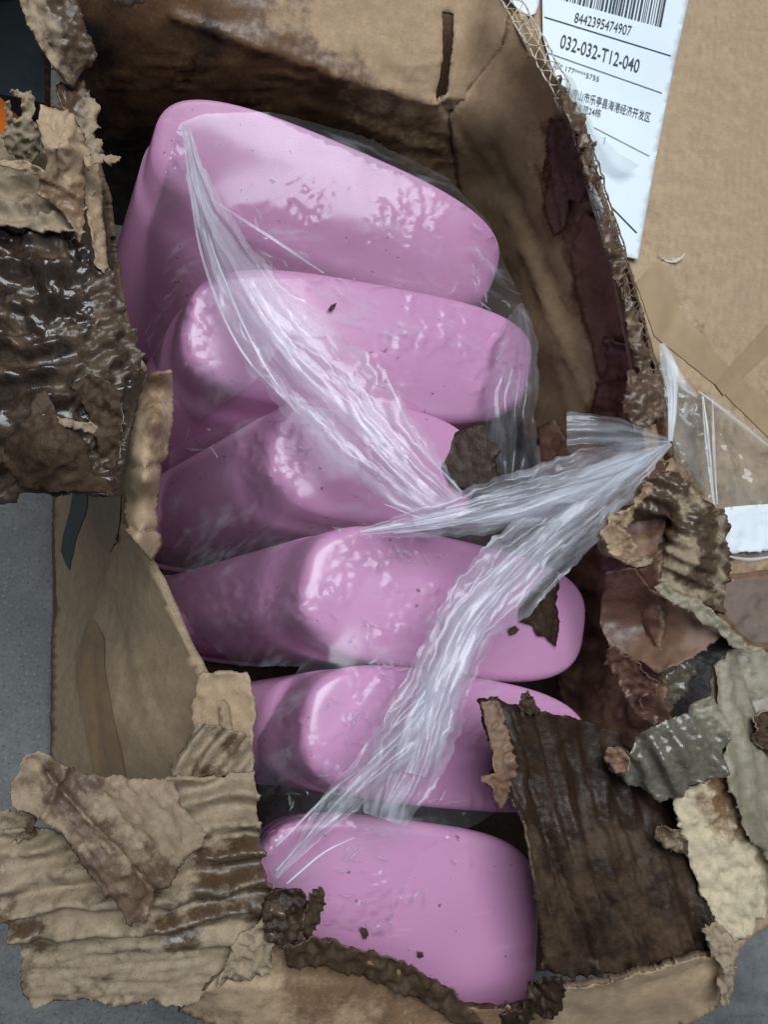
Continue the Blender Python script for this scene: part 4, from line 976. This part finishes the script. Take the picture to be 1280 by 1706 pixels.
# pale ribbons by the knot: tape folds, with its highlights painted white
for k, pth in enumerate([[(1104, 572, .242, 10), (1116, 610, .244, 26), (1122, 660, .245, 18), (1118, 735, .244, 8)], [(1120, 600, .236, 4), (1140, 640, .234, 14), (1162, 660, .232, 5)], [(1165, 652, .230, 3), (1215, 690, .226, 7), (1290, 750, .222, 3)],
                         [(1172, 660, .231, 3), (1180, 740, .228, 9), (1192, 850, .222, 3)], [(1188, 665, .230, 2), (1190, 740, .227, 5), (1196, 840, .222, 2)], [(1204, 925, .214, 3), (1250, 932, .212, 6), (1300, 925, .21, 3)]]):
    ribbon('packing_tape', pth, 31.1 + k, .002, 8, .002, .006, 1.3, parent=box)

# ------------------------------------------------------------------ loose scraps and crumbs
def scrap(name, label, poly, z, mat, seed, group=None, wet=.5, cat='cardboard scrap', lift=.003):
    f = (lambda x, y: film_d(x, y) - lift) if z is None else [(p[0], p[1], z) for p in poly]
    o = sheet(name, poly, f, mat, None, step=3.5 if len(poly) < 9 else 6, rag=2, ragscale=8, seed=seed, thick=.0012, crump=.0012, crumpscale=20, wet=wet)
    o['label'] = label; o['category'] = cat
    if group: o['group'] = group
    return o
scrap('cardboard_scrap', 'dark wet cardboard scrap beneath the crossing film strands', [(724, 750), (745, 728), (790, 706), (842, 700), (850, 730), (825, 765), (835, 800), (790, 822), (752, 808), (735, 780)], .172, [M_WET, M_EDGEW], 51.1, wet=1.0)
scrap('cardboard_scrap', 'brown leaf-shaped wet cardboard scrap lying on the rounded tub end', [(868, 1002), (905, 965), (928, 948), (932, 975), (926, 1005), (934, 1035), (926, 1078), (912, 1062), (895, 1058), (890, 1042), (866, 1036)], None, [M_WET, M_EDGEW], 52.3, wet=.6)
scrap('cardboard_crumb', 'small brown crumb beside the leaf-shaped scrap', [(848, 1048), (858, 1042), (866, 1048), (860, 1056), (850, 1058)], None, [M_WET, M_EDGEW], 53.3, wet=0, cat='crumb', lift=.002)
scrap('cardboard_crumb', 'thin brown crumb on film over the second tub', [(547, 516), (553, 508), (561, 504), (560, 511), (552, 518)], None, [M_WET, M_EDGEW], 54.3, wet=0, cat='crumb', lift=.0045)
scrap('cardboard_crumb', 'larger brown crumb on the broad pink face behind the front wall', [(600, 1547), (610, 1546), (614, 1558), (606, 1564)], None, [M_WET, M_EDGEW], 55.3, wet=0, cat='crumb', lift=.002)
scrap('cardboard_crumb', 'smaller brown crumb on the pink face near the torn front edge', [(696, 1588), (705, 1586), (706, 1593), (698, 1597)], None, [M_WET, M_EDGEW], 56.3, wet=0, cat='crumb', lift=.002)

# ------------------------------------------------------------------ clear plastic bag on the floor at the lower right
o = sheet('plastic_bag', [(1150, 1600), (1230, 1565), (1330, 1530), (1330, 1660), (1240, 1680), (1150, 1720), (1080, 1730)], [(1150, 1600, .09), (1230, 1570, .1), (1330, 1540, .09), (1330, 1660, .05), (1150, 1720, .05), (1230, 1620, .11)], [M_TAPE], None, step=7, rag=1, seed=61.1, thick=0, crump=.012, crumpscale=70)
haze_attr(o, .35)
o['label'] = 'crumpled clear plastic film on the floor at the box corner'; o['category'] = 'plastic film'

# ------------------------------------------------------------------ dim things behind the box at the upper left
def boxmesh(bm, lo, hi):
    vs_ = [bm.verts.new((x, y, z)) for x in (lo[0], hi[0]) for y in (lo[1], hi[1]) for z in (lo[2], hi[2])]
    for f in ((0, 1, 3, 2), (4, 6, 7, 5), (0, 4, 5, 1), (2, 3, 7, 6), (0, 2, 6, 4), (1, 5, 7, 3)): bm.faces.new([vs_[i] for i in f])
rack = empty('storage_rack', (-.25, .6, 0), 'dark metal storage rack standing behind the box', 'rack')
def rackpart(name, lo, hi):
    bm = bmesh.new(); boxmesh(bm, lo, hi); bmesh.ops.recalc_face_normals(bm, faces=bm.faces[:])
    me = bpy.data.meshes.new(name); bm.to_mesh(me); bm.free()
    return link(name, me, [M_DARK], rack)
rackpart('back_panel', (-.95, .87, 0), (-.02, .89, .7))
rackpart('shelf', (-.95, .48, .02), (-.02, .868, .04)); rackpart('shelf', (-.95, .48, .40), (-.02, .868, .42)); rackpart('shelf', (-.95, .48, .68), (-.02, .868, .70))
for xx in (-.98, -.018):
    rackpart('post', (xx, .46, 0), (xx + .028, .50, .72))
def lathe(name, prof, mat, loc, parent=None, n=28):
    V = []; Fc = []
    for r, z in prof:
        for k in range(n):
            a = 2 * math.pi * k / n; V.append((r * math.cos(a), r * math.sin(a), z))
    for i in range(len(prof) - 1):
        for k in range(n):
            Fc.append((i*n + k, i*n + (k+1) % n, (i+1)*n + (k+1) % n, (i+1)*n + k))
    me = bpy.data.meshes.new(name); me.from_pydata(V, [], Fc); smooth(me)
    o = link(name, me, [mat]); o.location = loc
    if parent is not None: o.parent = parent; o.location = (0, 0, 0)
    return o
p = PT(-52, 190, .10)
jar = lathe('jar', [(0, 0), (.03, 0), (.036, .006), (.038, .04), (.036, .075), (.028, .085), (.028, .095), (0, .096)], M_ORANGE, (p.x, p.y, 0.0))
jar['label'] = 'orange plastic jar on the floor beside the box'; jar['category'] = 'jar'
p = PT(25, 70, .15, 'z')
q = PT(22, 100, .6, 'y')
bt = lathe('bottle', [(0, 0), (.03, 0), (.034, .006), (.034, .1), (.028, .13), (.012, .15), (.012, .175), (0, .176)], M_GREEN, (q.x, .6, .0405))
bt['label'] = 'dim green bottle standing on the dark rack'; bt['category'] = 'bottle'
